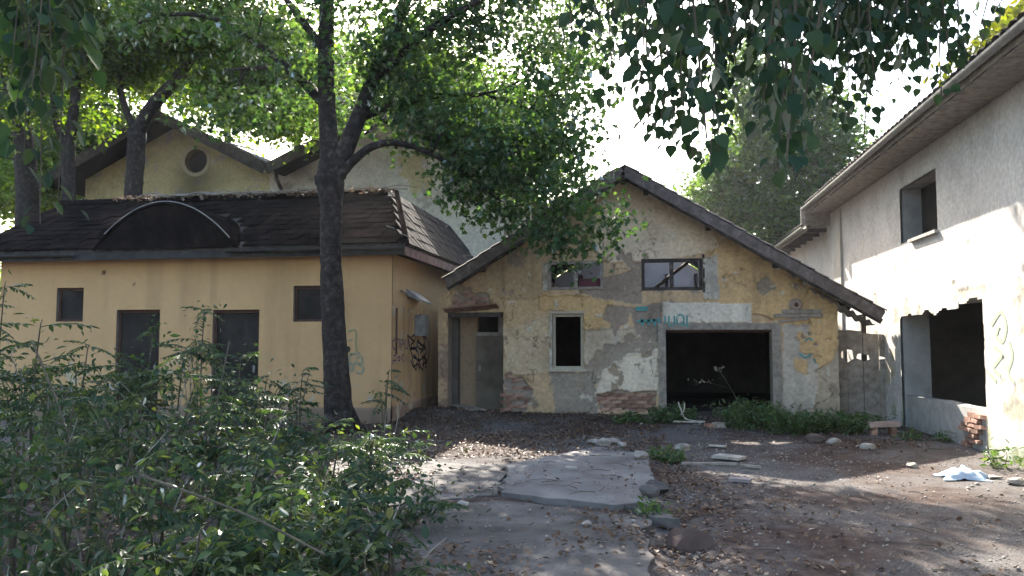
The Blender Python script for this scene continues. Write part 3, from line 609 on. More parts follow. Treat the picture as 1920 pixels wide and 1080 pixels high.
# sprayed writing on the garage front
def g_out(u, z): return float(garage_layer(np.array([[u]]), np.array([[z]]))[0][0, 0])
def spray(name, parent, mat, strokes, w, place, conv, out=lambda u, z: 0.0):
    mb = MB()
    for s in strokes: ribbon(mb, place, [conv(*p) for p in s], w, out)
    return mb.build(name, mat, parent)
g_hi = lambda u, z: 0.066
spray('graffiti', garage, TEAL, [[(1247, 592), (1247, 611)], [(1254, 592), (1254, 608), (1259, 611), (1264, 606), (1264, 592)], [(1270, 609), (1269, 596), (1275, 590), (1281, 594), (1281, 605), (1274, 610)], [(1281, 606), (1284, 612)], [(1288, 591), (1288, 613)]], 0.035, gplace, fY, g_hi)
spray('graffiti', garage, TEAL, [[(1192, 577), (1214, 577)], [(1192, 581), (1214, 581)], [(1194, 603), (1232, 600)], [(1204, 611), (1204, 597)], [(1216, 599), (1216, 610)], [(1226, 598), (1228, 612)], [(1236, 596), (1236, 612)]], 0.05, gplace, fY, lambda u, z: 0.034)
spray('graffiti', garage, TEAL, [[(1508, 640), (1516, 634), (1522, 640)], [(1498, 662), (1508, 670), (1520, 664)], [(1524, 672), (1528, 680)]], 0.03, gplace, fY, lambda u, z: 0.056)

# ================================================================== ANNEXE (yellow, low, hipped roof)
def lY(x, y): p = atY(x, y, YL); return float(p[0]), float(p[2])
LX0, LX1 = lY(4, 480)[0], lY(735, 600)[0]; LZT = 3.36
lplace = lambda u, z, o: (u, YL - o + 0 * u, z)
def lhole(x0, y0, x1, y1): a = lY(x0, y0); b = lY(x1, y1); return [a[0], b[0], b[1], a[1]]
A_W1 = lhole(108, 540, 156, 603); A_D1 = lhole(220, 581, 298, 690); A_D2 = lhole(400, 581, 485, 690); A_W2 = lhole(551, 536, 606, 603)
A_D1[2] = A_D2[2] = -0.1; aholes = [A_W1, A_D1, A_D2, A_W2]
def annexe_layer(u, z):
    n1 = fbm(u * 0.8, z * 0.8, 121, 5); n2 = fbm(u * 4, z * 4, 133, 4); out = np.full(u.shape, 0.015); c = np.zeros(u.shape + (3,)) + np.array((0.47, 0.30, 0.155))
    c = c * (0.93 + 0.14 * n1)[..., None]
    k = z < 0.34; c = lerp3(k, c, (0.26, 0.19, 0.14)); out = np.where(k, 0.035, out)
    k = (n2 > 0.76); c = lerp3(k & (z < 1.2), c, (0.40, 0.33, 0.24)); out = np.where(k & (z < 1.2), 0.008, out)
    for (px, py, r) in ((197, 511, 0.05), (252, 534, 0.03)):
        a, b = lY(px, py); k = (((u - a) ** 2 + (z - b) ** 2) + 0.004 * (n2 - 0.5)) < r * r; c = lerp3(k, c, (0.10, 0.06, 0.04)); out = np.where(k, 0.0, out)
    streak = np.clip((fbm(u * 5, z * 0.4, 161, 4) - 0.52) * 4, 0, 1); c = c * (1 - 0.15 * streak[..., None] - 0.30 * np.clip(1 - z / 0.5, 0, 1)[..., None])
    return out + 0.002 * (n2 - 0.5), c
annexe = thing('yellow_annexe', 'low ochre yellow annexe with dark hipped roof, blank doors and small blind windows', 'building', (-9, YL, 0))
flat = lambda z: (lambda u: np.full(np.shape(u), z))
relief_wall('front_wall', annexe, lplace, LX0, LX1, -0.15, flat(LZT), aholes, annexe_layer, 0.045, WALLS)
mb = MB(); wall_core(mb, lambda u, z, o: (u, YL + 0.02 - o, z), LX0 + 0.005, LX1 - 0.03, -0.2, flat(LZT - 0.01), aholes, 0.3); mb.build('wall_core', CORE, annexe)
splace = lambda u, z, o: (LX1 + o + 0 * u, u, z)
def side_layer(u, z):
    n1 = fbm(u * 0.9, z * 0.9, 221, 5); n2 = fbm(u * 4, z * 4, 233, 4); out = np.full(u.shape, 0.012); c = np.zeros(u.shape + (3,)) + np.array((0.52, 0.345, 0.185)); c = c * (0.88 + 0.24 * n1)[..., None]
    k = z < 0.36 + 0.04 * (n1 - 0.5); c = lerp3(k, c, (0.33, 0.225, 0.17)); out = np.where(k, 0.03, out)
    k = (n2 > 0.70) & (z < 2.3); c = lerp3(k, c, (0.50, 0.40, 0.28)); out = np.where(k, 0.005, out)
    k = (n2 < 0.26) & (z < 0.5); c = lerp3(k, c, (0.30, 0.15, 0.11))
    streak = np.clip((fbm(u * 9, z * 0.6, 261, 4) - 0.52) * 4, 0, 1) * (z < 2.3); c = c * (1 - 0.3 * streak[..., None])
    return out, c
relief_wall('side_wall', annexe, splace, YL - 0.015, 22.0, -0.15, flat(LZT), [], side_layer, 0.04, WALLS)
MB().box((LX1 - 0.32, YL + 0.33, -0.2), (LX1 - 0.02, 22, LZT - 0.02)).box((LX0 + 0.01, YL + 0.33, -0.2), (LX0 + 0.3, 19.6, LZT - 0.02)).box((LX0 + 0.31, 19.3, -0.2), (LX1 - 0.33, 19.6, LZT - 0.02)).build('rear_wall', CORE, annexe)
for h, nm in ((A_W1, 'window'), (A_W2, 'window'), (A_D1, 'door'), (A_D2, 'door')):
    r = thing(nm, None, None, ((h[0] + h[1]) / 2, YL, max(h[2], 0))); r.parent = annexe; r.location = Vector(r.location) - annexe.location
    u0, u1, z0, z1 = h; g = 0.004; zb = max(z0, 0.0)
    f = MB().box((u0 + g, YL + 0.06, z1 - 0.06), (u1 - g, YL + 0.14, z1 - g)).box((u0 + g, YL + 0.06, zb), (u0 + 0.05, YL + 0.14, z1 - 0.06)).box((u1 - 0.05, YL + 0.06, zb), (u1 - g, YL + 0.14, z1 - 0.06))
    if nm == 'window': f.box((u0 + 0.05, YL + 0.06, z0 + g), (u1 - 0.05, YL + 0.14, z0 + 0.05))
    f.build('frame', FRAMER, r)
    MB().box((u0 + 0.05, YL + 0.09, zb + 0.02), (u1 - 0.05, YL + 0.12, z1 - 0.062)).build('panel', BOARD, r)
    if nm == 'door': MB().box((u1 - 0.16, YL + 0.062, 0.98), (u1 - 0.12, YL + 0.09, 1.12)).build('handle', METALG, r)
# roof of the annexe
ar = thing('roof', None, None, (-9, YL, 3.4)); ar.parent = annexe; ar.location = Vector(ar.location) - annexe.location
EY, EZ, EX = YL - 0.42, 3.44, LX1 + 0.38
rg = atY(600, 370, 17.3); RY, RZ = 17.3, float(rg[2]); RX = float(atY(742, 366, RY)[0]); WX = LX0 - 0.6; BY = 22.4; B2 = 20.1
t_ = 0.05
def rslab(poly, name='roof_boarding'):
    P = [np.array(p, float) for p in poly]; n = np.cross(P[1] - P[0], P[2] - P[0]); n /= np.linalg.norm(n)
    if n[2] < 0: n = -n
    MB().slab(P, -n, t_).build(name, WOODD, ar)
A_, B_, C_, D_ = (WX, EY, EZ), (EX, EY, EZ), (RX, RY, RZ), (WX, RY, RZ)
rslab([A_, B_, C_, D_]); rslab([(EX, EY + .001, EZ), (EX, BY, EZ), (RX, BY, RZ), (RX, RY + .001, RZ)])
rslab([(WX, RY + .01, RZ), (RX - .01, RY + .01, RZ), (RX - 1.2, B2, EZ), (WX, B2, EZ)]); rslab([(RX - .01, RY + .02, RZ), (RX - .01, BY, RZ), (RX - 1.2, BY, EZ), (RX - 1.2, B2 + .01, EZ)])
# eyebrow dormer position on the front slope
ec = atY(312, 382, EY - 0.02); EBX, EBZ = float(ec[0]), float(ec[2]); EBW = 1.55
def tile_field(O, du, ds, nrm, wfun, length, mat, name, w=0.21, l=0.30, skip=None):
    mb = MB(); rows = int(length / l)
    for r in range(rows):
        a, b = wfun(r * l); k = a + w / 2
        while k < b - w / 3:
            p = O + du * k + ds * (r * l)
            if not (skip and skip(p)) and random.random() > 0.004:
                lift = nrm * (0.012 + random.uniform(0, 0.012)); q = p + lift; e = ds * l * 1.12; ww = du * w * 0.485; jn = random.uniform(-.006, .006)
                P = [q - ww, q + ww, q + ww + e - nrm * 0.012, q - ww + e - nrm * 0.012]; P = [x + nrm * jn for x in P]
                mb.hexa([x for x in P] + [x + nrm * 0.022 for x in P])
            k += w
    return mb.build(name, mat, ar)
ds = np.array((0, RY - EY, RZ - EZ)); fl = np.linalg.norm(ds); ds /= fl; nr = np.cross((1, 0, 0), ds)
hipk = (EX - RX) / fl
tile_field(np.array((WX, EY, EZ)), np.array((1.0, 0, 0)), ds, nr, lambda s: (0, EX - WX - hipk * s), fl, TILED, 'roof_tiles', skip=lambda p: abs(p[0] - EBX) < EBW and p[2] < EBZ - (EBZ - EZ) * ((p[0] - EBX) / EBW) ** 2)['kind'] = 'stuff'
ds2 = np.array((RX - EX, 0, RZ - EZ)); fl2 = np.linalg.norm(ds2); ds2 /= fl2; nr2 = np.cross((0, 1.0, 0), ds2); nr2 = nr2 if nr2[2] > 0 else -nr2
tile_field(np.array((EX, EY, EZ)), np.array((0, 1.0, 0)), ds2, nr2, lambda s: ((RY - EY) * s / fl2, BY - EY), fl2, TILEM, 'roof_tiles')['kind'] = 'stuff'
for k in range(int((RX - WX) / 0.36)):
    x = WX + 0.36 * k; MB().tube([(x, RY, RZ + 0.02 + random.uniform(-.01, .01)), (x + 0.38, RY, RZ + 0.035)], 0.095, 8).build('ridge_tile', TILED, ar)
for k in range(7):
    p = np.array(B_) + (np.array(C_) - np.array(B_)) * (k / 7); q = p + (np.array(C_) - np.array(B_)) / 6.6; MB().tube([p + (0, 0, .03), q + (0, 0, .05)], 0.08, 8).build('hip_tile', TILED, ar)
# eyebrow: dark boarded lunette with a thin pale edge
P = [(EBX + EBW * s, EBZ - (EBZ - EZ) * abs(s) ** 2.0) for s in np.linspace(-1, 1, 25)]
eb = thing('eyebrow_dormer', None, None, (EBX, EY, EZ)); eb.parent = ar; eb.location = Vector((EBX, EY, EZ)) - Vector((-9, YL, 3.4))
MB().slab([(x, EY - 0.05, z) for x, z in P], (0, 1, 0), 0.05).build('lunette_board', TILED, eb)
mb = MB(); V = [(x, EY - 0.09, z + 0.02) for x, z in P] + [(x, EY + (z - EZ) / (RZ - EZ) * (RY - EY) + 0.12, z + 0.03) for x, z in P]; k = len(P)
mb.add(V + [(x, y, z - 0.04) for x, y, z in V], [(i, i + 1, k + i + 1, k + i) for i in range(k - 1)] + [(2 * k + i, 3 * k + i, 3 * k + i + 1, 2 * k + i + 1) for i in range(k - 1)] + [(i + 1, i, 2 * k + i, 2 * k + i + 1) for i in range(k - 1)]); mb.build('dormer_roof', TILED, eb)
MB().tube([(x, EY - 0.10, z + 0.035) for x, z in P[2:-1]], 0.010, 6).build('edge_strip', METALG, eb)
# fascia and gutters
MB().box((WX, EY + 0.005, EZ - 0.20), (EX - 0.02, EY + 0.035, EZ - 0.045)).build('fascia', DARKG, ar)
MB().box((EX - 0.045, EY + 0.037, EZ - 0.21), (EX - 0.005, BY, EZ - 0.045)).build('fascia', WOODR, ar)
MB().box((WX + .01, EY + 0.04, EZ - 0.15), (EX - 0.05, YL - 0.04, EZ - 0.12)).build('soffit', WOODD, ar)
MB().box((LX1 + 0.035, YL - 0.03, EZ - 0.15), (EX - 0.05, BY, EZ - 0.12)).build('soffit', WOODD, ar)
def gutter(p, q, r=0.06):
    mb = MB(); p, q = np.array(p, float), np.array(q, float); d = (q - p) / np.linalg.norm(q - p); s = np.cross(d, (0, 0, 1)); V = []
    for e in (p, q):
        for i in range(9): a = math.pi * i / 8; V.append(e + s * math.cos(a) * r - np.array((0, 0, 1)) * math.sin(a) * r)
    mb.add(V, [(i, i + 1, 10 + i, 9 + i) for i in range(8)]); V2 = [np.array(v) * 1.0 + (0, 0, -0.006) for v in V]; mb.add(V2, [(9 + i, 10 + i, i + 1, i) for i in range(8)]); return mb
gutter((WX, EY - 0.07, EZ - 0.06), (lY(168, 450)[0], EY - 0.07, EZ - 0.07)).build('gutter', DARKG, ar)
gutter((lY(449, 440)[0], EY - 0.07, EZ - 0.05), (EX, EY - 0.07, EZ - 0.05)).build('gutter', DARKG, ar)
# broken white scraps at the eave corner
for i, (px, py, w) in enumerate(((725, 424, 0.14), (752, 438, 0.16), (868, 480, 0.2), (876, 488, 0.16))):
    p = atY(px, py, EY + 0.1 if i < 2 else 18.0); o = MB().bar(p, p + np.array((w, 0.03, random.uniform(-.09, .03))), 0.10, 0.012).build('scrap', PALEB, ar)
# shelter box and sheet on the side wall
bx = thing('meter_box', None, None, (LX1, 16, 2)); bx.parent = annexe; bx.location = Vector((LX1, 16, 2)) - annexe.location
def sX(x, y): p = atX(x, y, LX1 + 0.02); return float(p[1]), float(p[2])
a = sX(762, 541); b = sX(822, 560); mb = MB()
mb.hexa([(LX1 + .02, a[0], a[1] - .14), (LX1 + .3, a[0] + .1, a[1] - .26), (LX1 + .3, YF - 0.12, a[1] - .30), (LX1 + .02, YF - 0.12, a[1] - .18), (LX1 + .02, a[0], a[1]), (LX1 + .3, a[0] + .1, a[1] - .22), (LX1 + .3, YF - 0.12, a[1] - .26), (LX1 + .02, YF - 0.12, a[1] - .04)]).build('metal_hood', METALG, bx)
MB().box((LX1 + 0.02, YF - 0.42, 1.72), (LX1 + 0.24, YF - 0.10, 2.16)).build('box', METALG, bx)
MB().tube([(LX1 + 0.05, a[0] - 0.45, a[1] - 0.07), (LX1 + 0.05, a[0], a[1] - 0.1)], 0.018, 6).build('pipe', METALG, bx)
MB().tube([(LX1 + 0.04, sX(742, 600)[0], 1.35), (LX1 + 0.04, sX(742, 600)[0], 2.25)], 0.02, 6).build('pipe', FRAMER, bx)
sconv = lambda x, y: sX(x, y)
BL = [[(790, 590), (785, 598), (788, 606), (785, 625)], [(790, 590), (785, 592)], [(764, 628), (768, 650), (774, 668), (780, 672)], [(764, 628), (772, 636), (777, 640)], [(772, 632), (785, 622), (800, 634)], [(779, 630), (776, 650), (784, 662), (786, 694)],
      [(800, 632), (804, 650), (802, 672), (797, 690)], [(791, 626), (797, 640), (790, 655), (782, 648), (786, 636)], [(783, 640), (800, 658), (786, 676), (776, 664)], [(773, 672), (780, 694), (784, 672), (792, 694), (796, 668), (800, 690)], [(768, 655), (780, 652)], [(786, 608), (794, 622)], [(776, 640), (770, 648), (776, 656)],
      [(788, 646), (797, 650), (788, 662)], [(770, 676), (776, 688), (782, 682), (788, 690)], [(791, 668), (800, 676), (792, 684)], [(780, 616), (783, 634), (780, 660)]]
spray('graffiti', annexe, BLACKP, BL, 0.042, splace, sconv, lambda u, z: 0.016)
PU = [[(741, 636), (736, 641), (737, 652), (741, 655)], [(744, 654), (744, 638), (749, 637), (749, 654)], [(752, 658), (752, 637), (757, 641), (753, 647)], [(760, 636), (760, 652), (764, 652), (765, 636)], [(738, 668), (742, 666), (742, 676), (737, 676), (737, 684)], [(746, 672), (749, 668), (750, 675), (746, 676)], [(757, 664), (753, 670), (757, 678)], [(761, 664), (762, 678)]]
spray('graffiti', annexe, PURPLE, PU, 0.032, splace, sconv, lambda u, z: 0.016)
FG = [[(653, 622), (668, 620), (668, 648)], [(668, 648), (670, 660)], [(655, 640), (662, 636)]]
spray('graffiti', annexe, PALEGRN, FG, 0.03, lplace, lY, lambda u, z: 0.02)
FG2 = [[(660, 662), (655, 676), (658, 696), (664, 690), (658, 680)], [(668, 672), (678, 668), (680, 680), (672, 682), (682, 690), (678, 700), (668, 698)], [(656, 664), (676, 662)], [(664, 684), (670, 676)]]
spray('graffiti', annexe, GREYP, FG2, 0.04, lplace, lY, lambda u, z: 0.02)

# ================================================================== FAR BARN (two gables, round window)
def bY(x, y): p = atY(x, y, YB); return float(p[0]), float(p[2])
b_apex = bY(338, 232); b_val = bY(533, 330); b_l = bY(212, 318); b_ap2 = bY(735, 226); b_r = bY(935, 340)
barn = thing('twin_gabled_barn', 'pale yellow barn with two gables and a round window behind the low annexe', 'building', (b_val[0], YB, 0))
def btop(u):
    u = np.asarray(u, float); s = (b_apex[1] - b_val[1]) / (b_val[0] - b_apex[0]); s2 = (b_ap2[1] - b_val[1]) / (b_ap2[0] - b_val[0])
    return np.where(u < b_val[0], b_apex[1] - s * abs(u - b_apex[0]), b_ap2[1] - s2 * abs(u - b_ap2[0])) - 0.03
BX0, BX1 = 2 * b_apex[0] - b_val[0], 2 * b_ap2[0] - b_val[0]
rw = bY(368, 302); RWR = 0.45
bplace = lambda u, z, o: (u, YB - o + 0 * u, z)
def barn_layer(u, z):
    n1 = fbm(u * 0.7, z * 0.7, 321, 5); n2 = fbm(u * 2.5, z * 2.5, 333, 4); c = np.zeros(u.shape + (3,)) + np.array((0.43, 0.36, 0.19)); c = lerp3((u > b_val[0] - 0.5) & (n1 > 0.35), c, (0.50, 0.455, 0.37)); out = np.full(u.shape, 0.015)
    c = c * (0.85 + 0.3 * n1)[..., None]; k = (n2 > 0.68); c = lerp3(k, c, (0.36, 0.31, 0.25)); out = np.where(k, 0.004, out)
    under_win = np.exp(-(((u - rw[0]) / 0.75) ** 2)) * np.clip((rw[1] - z + 0.2) / 0.5, 0, 1); c = c * (1 - 0.6 * under_win[..., None]); return out, c  # colour darkened in a soft band below the round window
relief_wall('front_wall', barn, bplace, BX0 + 0.3, BX1, 0.0, btop, [], barn_layer, 0.07, WALL, rounds=[(rw[0], rw[1], RWR)])
rwo = thing('round_window', None, None, (rw[0], YB, rw[1])); rwo.parent = barn; rwo.location = Vector((rw[0], YB, rw[1])) - barn.location
ring = MB(); V = []; n = 28
for i in range(n):
    a = 2 * math.pi * i / n
    for rr, yy in ((RWR - 0.05, YB + 0.3), (RWR - 0.05, YB - 0.03), (RWR + 0.07, YB - 0.03), (RWR + 0.07, YB + 0.02)): V.append((rw[0] + rr * math.cos(a), yy, rw[1] + rr * math.sin(a)))
ring.add(V, [(4 * i + j, 4 * ((i + 1) % n) + j, 4 * ((i + 1) % n) + j + 1, 4 * i + j + 1) for i in range(n) for j in range(3)]); ring.build('surround', M('barn_ring', [(0.30, 0.25, 0.17), (0.38, 0.31, 0.2)]), rwo)
MB().tube([(rw[0], YB + 0.28, rw[1]), (rw[0], YB + 0.33, rw[1])], RWR, 24).build('dark_disc', BOARD, rwo)  # dark disc stands in for the shade inside the round opening
mb = MB(); wall_core(mb, lambda u, z, o: (u, YB + 0.36 - o, z), BX0 + 0.31, BX1 - 0.01, 0.0, lambda u: btop(u) - 0.02, [], 0.3, extra=(b_apex[0], b_val[0], b_ap2[0])); mb.build('wall_core', CORE, barn)
MB().box((BX1 - 0.3, YB + 0.68, 0), (BX1, YB + 9, float(btop(BX1)) - .02)).build('side_wall', CORE, barn)
br = thing('roof', None, None, (b_val[0], YB, 7)); br.parent = barn; br.location = (0, 0, 7)
for (xa, za, xb, zb) in ((BX0 - 0.5, b_apex[1] - (b_apex[1] - b_val[1]) * (b_apex[0] - BX0 + .5) / (b_val[0] - b_apex[0]), b_apex[0], b_apex[1]), (b_apex[0], b_apex[1], b_val[0], b_val[1]), (b_val[0], b_val[1], b_ap2[0], b_ap2[1]), (b_ap2[0], b_ap2[1], BX1 + 0.5, b_ap2[1] - (b_ap2[1] - b_val[1]) * (BX1 + .5 - b_ap2[0]) / (BX1 - b_ap2[0]))):
    y0b, y1b = YB - 1.3, YB + 9; MB().hexa([(xa, y0b, za), (xb, y0b, zb), (xb, y1b, zb), (xa, y1b, za), (xa, y0b, za + 0.10), (xb, y0b, zb + 0.10), (xb, y1b, zb + 0.10), (xa, y1b, za + 0.10)]).build('roof_slope', TILED, br)
    MB().bar((xa, y0b - 0.02, za - 0.06), (xb, y0b - 0.02, zb - 0.06), 0.04, 0.32).build('verge_board', WOODD, br)
for k in range(9):
    q = 0.50 + 0.045 * k; x = b_apex[0] + (b_val[0] - b_apex[0]) * q; z = b_apex[1] + (b_val[1] - b_apex[1]) * q + 0.15
    MB().bar((x, YB - 0.3, z), (x + random.uniform(-.2, .2), YB + random.uniform(1.5, 3.5), z + random.uniform(0.0, 0.22)), 0.11, 0.03).build('loose_batten', WOODG if k % 3 else PALEB, br)
MB().tube([(b_val[0], YB - 0.55, b_val[1] + .02), (b_val[0] + .02, YB - 0.6, b_val[1] - 0.2), (b_val[0] + 0.12, YB - 0.2, b_val[1] - 0.7)], [0.07, 0.06, 0.05], 8).build('downpipe', WOODD, br)

# ================================================================== WHITE BARN beside the yard
WZ = 5.14
def rX(x, y): p = atX(x, y, XR); return float(p[1]), float(p[2])
rplace = lambda u, z, o: (XR - o + 0 * u, u, z)
DY0, DY1, DZ = rX(1850, 700)[0], rX(1691, 650)[0], 2.10
l0 = rX(1760, 412); l1 = rX(1691, 440); LOFT = [l0[0], l1[0], 3.42, 4.45]
wholes = [[DY0, DY1, -0.15, DZ - 0.10], LOFT]
def ragged(u, z): return (u > DY0) & (u < DY1) & (z < DZ + 0.16 * (fbm(u * 2.6, u * 0 + 3, 401, 4) - 0.5) + 0.09 * (u < DY0 + 0.9) - 0.02 * (u > DY0 + 2))
def white_layer(u, z):
    n1 = fbm(u * 0.8, z * 0.8, 421, 5); n2 = fbm(u * 3.0, z * 3.0, 433, 5); n3 = fbm(u * 6.0, z * 6.0, 443, 4); c = np.zeros(u.shape + (3,)) + np.array((0.56, 0.53, 0.50)); out = np.full(u.shape, 0.02)
    c = c * (0.85 + 0.3 * n1)[..., None]
    k = (n2 > 0.62) & (z < 2.4); c = lerp3(k, c, (0.52, 0.47, 0.38)); out = np.where(k, 0.012, out)
    k = (n2 > 0.72) & (z < 2.6); c = lerp3(k, c, (0.42, 0.38, 0.31)); out = np.where(k, 0.004, out)
    k = (n3 < 0.20); c = lerp3(k, c, (0.50, 0.46, 0.38)); out = np.where(k, 0.008, out)
    moss = np.clip(1 - z / 0.9, 0, 1) * np.clip((n2 - 0.42) * 5, 0, 1); c = c * (1 - 0.55 * moss[..., None] * np.array((1, 0.8, 1.1)))
    return out + 0.006 * (n2 - 0.5), c
white = thing('white_barn', 'tall whitewashed barn with a big ragged doorway over a low brick sill', 'building', (XR, 12, 0))
relief_fine = (9.0, 18.0)
def relief_part(a, b, res, nm):
    hs = [h for h in wholes if h[1] > a and h[0] < b]
    o = relief_wall(nm, white, rplace, a, b, -0.15, flat(WZ), hs, white_layer, res, WALL, flip=True)
    return o
# openings get a ragged head: the sheet is cut by a noisy line instead of a straight edge
_old = relief_wall
def relief_wall_cut(name, parent, place, u0, u1, z0, ztop, holes, layer, res, mat, cut, flip=False):
    U = grid_lines(u0, u1, res, [h[0] for h in holes] + [h[1] for h in holes]); Z = grid_lines(z0, float(ztop(np.array([u0]))[0]), res, [h[k] for h in holes for k in (2, 3)])
    UU, ZZ = np.meshgrid(U, Z, indexing='ij'); out, c = layer(UU, ZZ); X, Y, Zz = place(UU, ZZ, out); V = np.stack([X, Y, Zz], -1).reshape(-1, 3); nu, nz = len(U), len(Z)
    i, j = np.meshgrid(np.arange(nu - 1), np.arange(nz - 1), indexing='ij'); uc = (U[:-1] + U[1:])[:, None] / 2 + 0 * i; zc = (Z[:-1] + Z[1:])[None] / 2 + 0 * i
    keep = ~cut(uc, zc)
    for h in holes: keep &= ~((uc > h[0]) & (uc < h[1]) & (zc > h[2]) & (zc < h[3]))
    a = (i * nz + j)[keep]; F = np.stack([a, a + 1, a + nz + 1, a + nz], -1)
    return link(name, np_mesh(name, V, F, mat, smooth=True, attrs={'pigment': ('FLOAT_COLOR', 'POINT', np.concatenate([c.reshape(-1, 3), np.ones((nu * nz, 1))], 1))}), parent)
relief_wall_cut('yard_wall', white, rplace, 8.6, 18.0, -0.15, flat(WZ), wholes, white_layer, 0.034, WALL, ragged)
relief_part(1.5, 8.6, 0.12, 'yard_wall'); relief_part(18.0, 33.0, 0.10, 'yard_wall')
mb = MB(); wall_core(mb, lambda u, z, o: (XR + 0.03 - o, u, z), 1.5, 33.0, -0.2, flat(WZ - 0.01), [[DY0, DY1, -0.3, DZ + 0.16], LOFT], -0.48) if False else None
def wcore(a, b, z0, z1): mb.box((XR + 0.03, a, z0), (XR + 0.5, b, z1))
wcore(1.5, DY0, -0.2, WZ - .01); wcore(DY0, DY1, DZ + 0.12, LOFT[2]); wcore(DY0, LOFT[0], LOFT[2], WZ - .01) if LOFT[0] > DY0 else None; wcore(DY1, 33, -0.2, WZ - .01)
if LOFT[1] < DY1: wcore(LOFT[1], DY1, LOFT[2], WZ - .01)
wcore(LOFT[0], min(LOFT[1], DY1), LOFT[3], WZ - .01); mb.build('wall_core', M('grey_masonry', [(0.25, 0.245, 0.24), (0.36, 0.35, 0.335)], scale=4, bump=0.4), white)
MB().box((XR + 0.36, LOFT[0] - .05, LOFT[2] - .05), (XR + 0.41, min(LOFT[1], DY1) + .05, LOFT[3] + .05)).build('loft_dark_panel', BOARD, white)  # dark panel set back, standing in for shade inside the loft opening
MB().box((XR - 0.09, LOFT[0] - .05, LOFT[2] - .05), (XR + 0.02, LOFT[1] - 0.6, LOFT[2] + 0.003)).build('loft_sill', PALEB, white)
MB().box((XR - 0.075, 20.4, 0), (XR - 0.022, 21.1, WZ - 0.3)).build('pilaster', M('pilaster_plaster', [(0.40, 0.36, 0.3), (0.5, 0.46, 0.4)], scale=3), white)
mb = MB().box((9.4, 9, -0.1), (9.6, 20, 2.7)).box((XR + 0.51, 19.9, -0.1), (9.39, 20.1, 2.7)).box((XR + 0.51, 8.9, -0.1), (9.39, 9.1, 2.7)).box((XR + 0.51, 9.11, 2.55), (9.39, 19.89, 2.7)); mb.build('inner_wall', GREYIN, white)
MB().box((XR + 0.51, 9.11, -0.1), (9.39, 19.89, 0.06)).build('barn_floor', CONC, white)
# low sill wall across the doorway
sl = thing('sill_wall', None, None, (XR, 14, 0)); sl.parent = white; sl.location = (0, 2, 0)
V = []; n = 26
for xx in (XR + 0.06, XR + 0.30):
    for i in range(n + 1):
        y = DY0 + 0.25 + (DY1 - DY0 - 0.28) * i / n; V += [(xx, y, -0.1), (xx, y, 0.60 + 0.05 * float(vnoise(y * 2, 0.5, 3)) - 0.16 * max(0, 1 - i / 3.0) - 0.05 * (i / n))]
m = 2 * (n + 1); mb = MB().add(V, [f for i in range(n) for f in ((2 * i, 2 * i + 1, 2 * i + 3, 2 * i + 2), (m + 2 * i + 2, m + 2 * i + 3, m + 2 * i + 1, m + 2 * i), (2 * i + 1, m + 2 * i + 1, m + 2 * i + 3, 2 * i + 3))] + [(0, m, m + 1, 1), (2 * n, 2 * n + 1, m + 2 * n + 1, m + 2 * n)])
mb.build('masonry', M('grey_sill_plaster', [(0.24, 0.23, 0.22), (0.36, 0.35, 0.33)], scale=5, bump=0.4), sl)
for r in range(7):
    for k in range(3 - (r == 6)):
        if random.random() < 0.12: continue
        o = bpy.data.objects.new('brick', random.choice(brick_mesh)); COL.objects.link(o); o.parent = sl
        o.location = Vector((XR + 0.035 + random.uniform(-.015, .015), DY0 + 0.38 + 0.25 * k + (0.12 if r % 2 else 0), 0.05 + 0.076 * r)) - Vector((XR, 14, 0)); o.rotation_euler = (random.uniform(-.03, .03), random.uniform(-.03, .03), math.pi / 2 + random.uniform(-.04, .04))
# roofs: two eaves at different heights, boarded soffit, gutter, end board
wr = thing('roof', None, None, (XR, 12, 5)); wr.parent = white; wr.location = (0, 0, 5)
EVX, EVZ = 4.15, 5.02
def shed(y0, y1, ex, ez):
    sl_ = 0.62; P = [(ex, y0, ez), (ex + 5.6, y0, ez + 5.6 * sl_), (ex + 5.6, y1, ez + 5.6 * sl_), (ex, y1, ez)]; MB().hexa(P + [(a, b, c + 0.09) for a, b, c in P]).build('roof_slope', WOODD, wr)
    MB().box((ex - 0.03, y0 + .01, ez - 0.10), (ex - 0.002, y1 - .01, ez + 0.09)).build('fascia', WOODG, wr)
    gutter((ex - 0.10, y0, ez + 0.02), (ex - 0.10, y1, ez + 0.02), 0.065).build('gutter', METALG, wr)
    mb = MB()
    for yy in np.arange(y0 + 0.3, y1 - 0.2, 0.9): mb = MB(); mb.box((ex + 0.01, yy, ez - 0.10), (XR + 0.0, yy + 0.09, ez + 0.0)).build('rafter_end', WOODD, wr)
    rest = MB(); d = np.array((1, 0, sl_)) / math.hypot(1, sl_); nn = np.array((-sl_, 0, 1)) / math.hypot(1, sl_)
    for r in range(4):
        for k in range(int((y1 - y0) / 0.22)):
            p = np.array((ex - 0.06, y0 + 0.11 + 0.22 * k, ez + 0.092)) + d * 0.3 * r + nn * random.uniform(0, .014); t = MB() if r == 0 and y0 + 0.22 * k > 9.5 else rest
            curved_tile(t, p, np.array((0, -1.0, 0)), d, nn, 0.21, 0.34, 0.035)
            if t is not rest: t.build('roof_tile', TILEG, wr)
    rest.build('roof_tiles', TILEG, wr)['kind'] = 'stuff'
shed(1.5, 21.6, EVX, EVZ); shed(21.75, 33.0, EVX + 0.04, EVZ - 0.44)
MB().box((EVX - 0.04, 21.605, EVZ - 0.42), (EVX + 1.2, 21.64, EVZ + 0.10)).build('end_board', WOODG, wr)
MB().box((EVX - 0.15, 21.56, EVZ - 0.40), (EVX - 0.05, 21.60, EVZ + 0.08)).build('end_strip', PALEB, wr)
MB().box((EVX + 0.01, 2, EVZ - 0.13), (XR - 0.03, 21.5, EVZ - 0.105)).build('soffit', WOODG, wr)
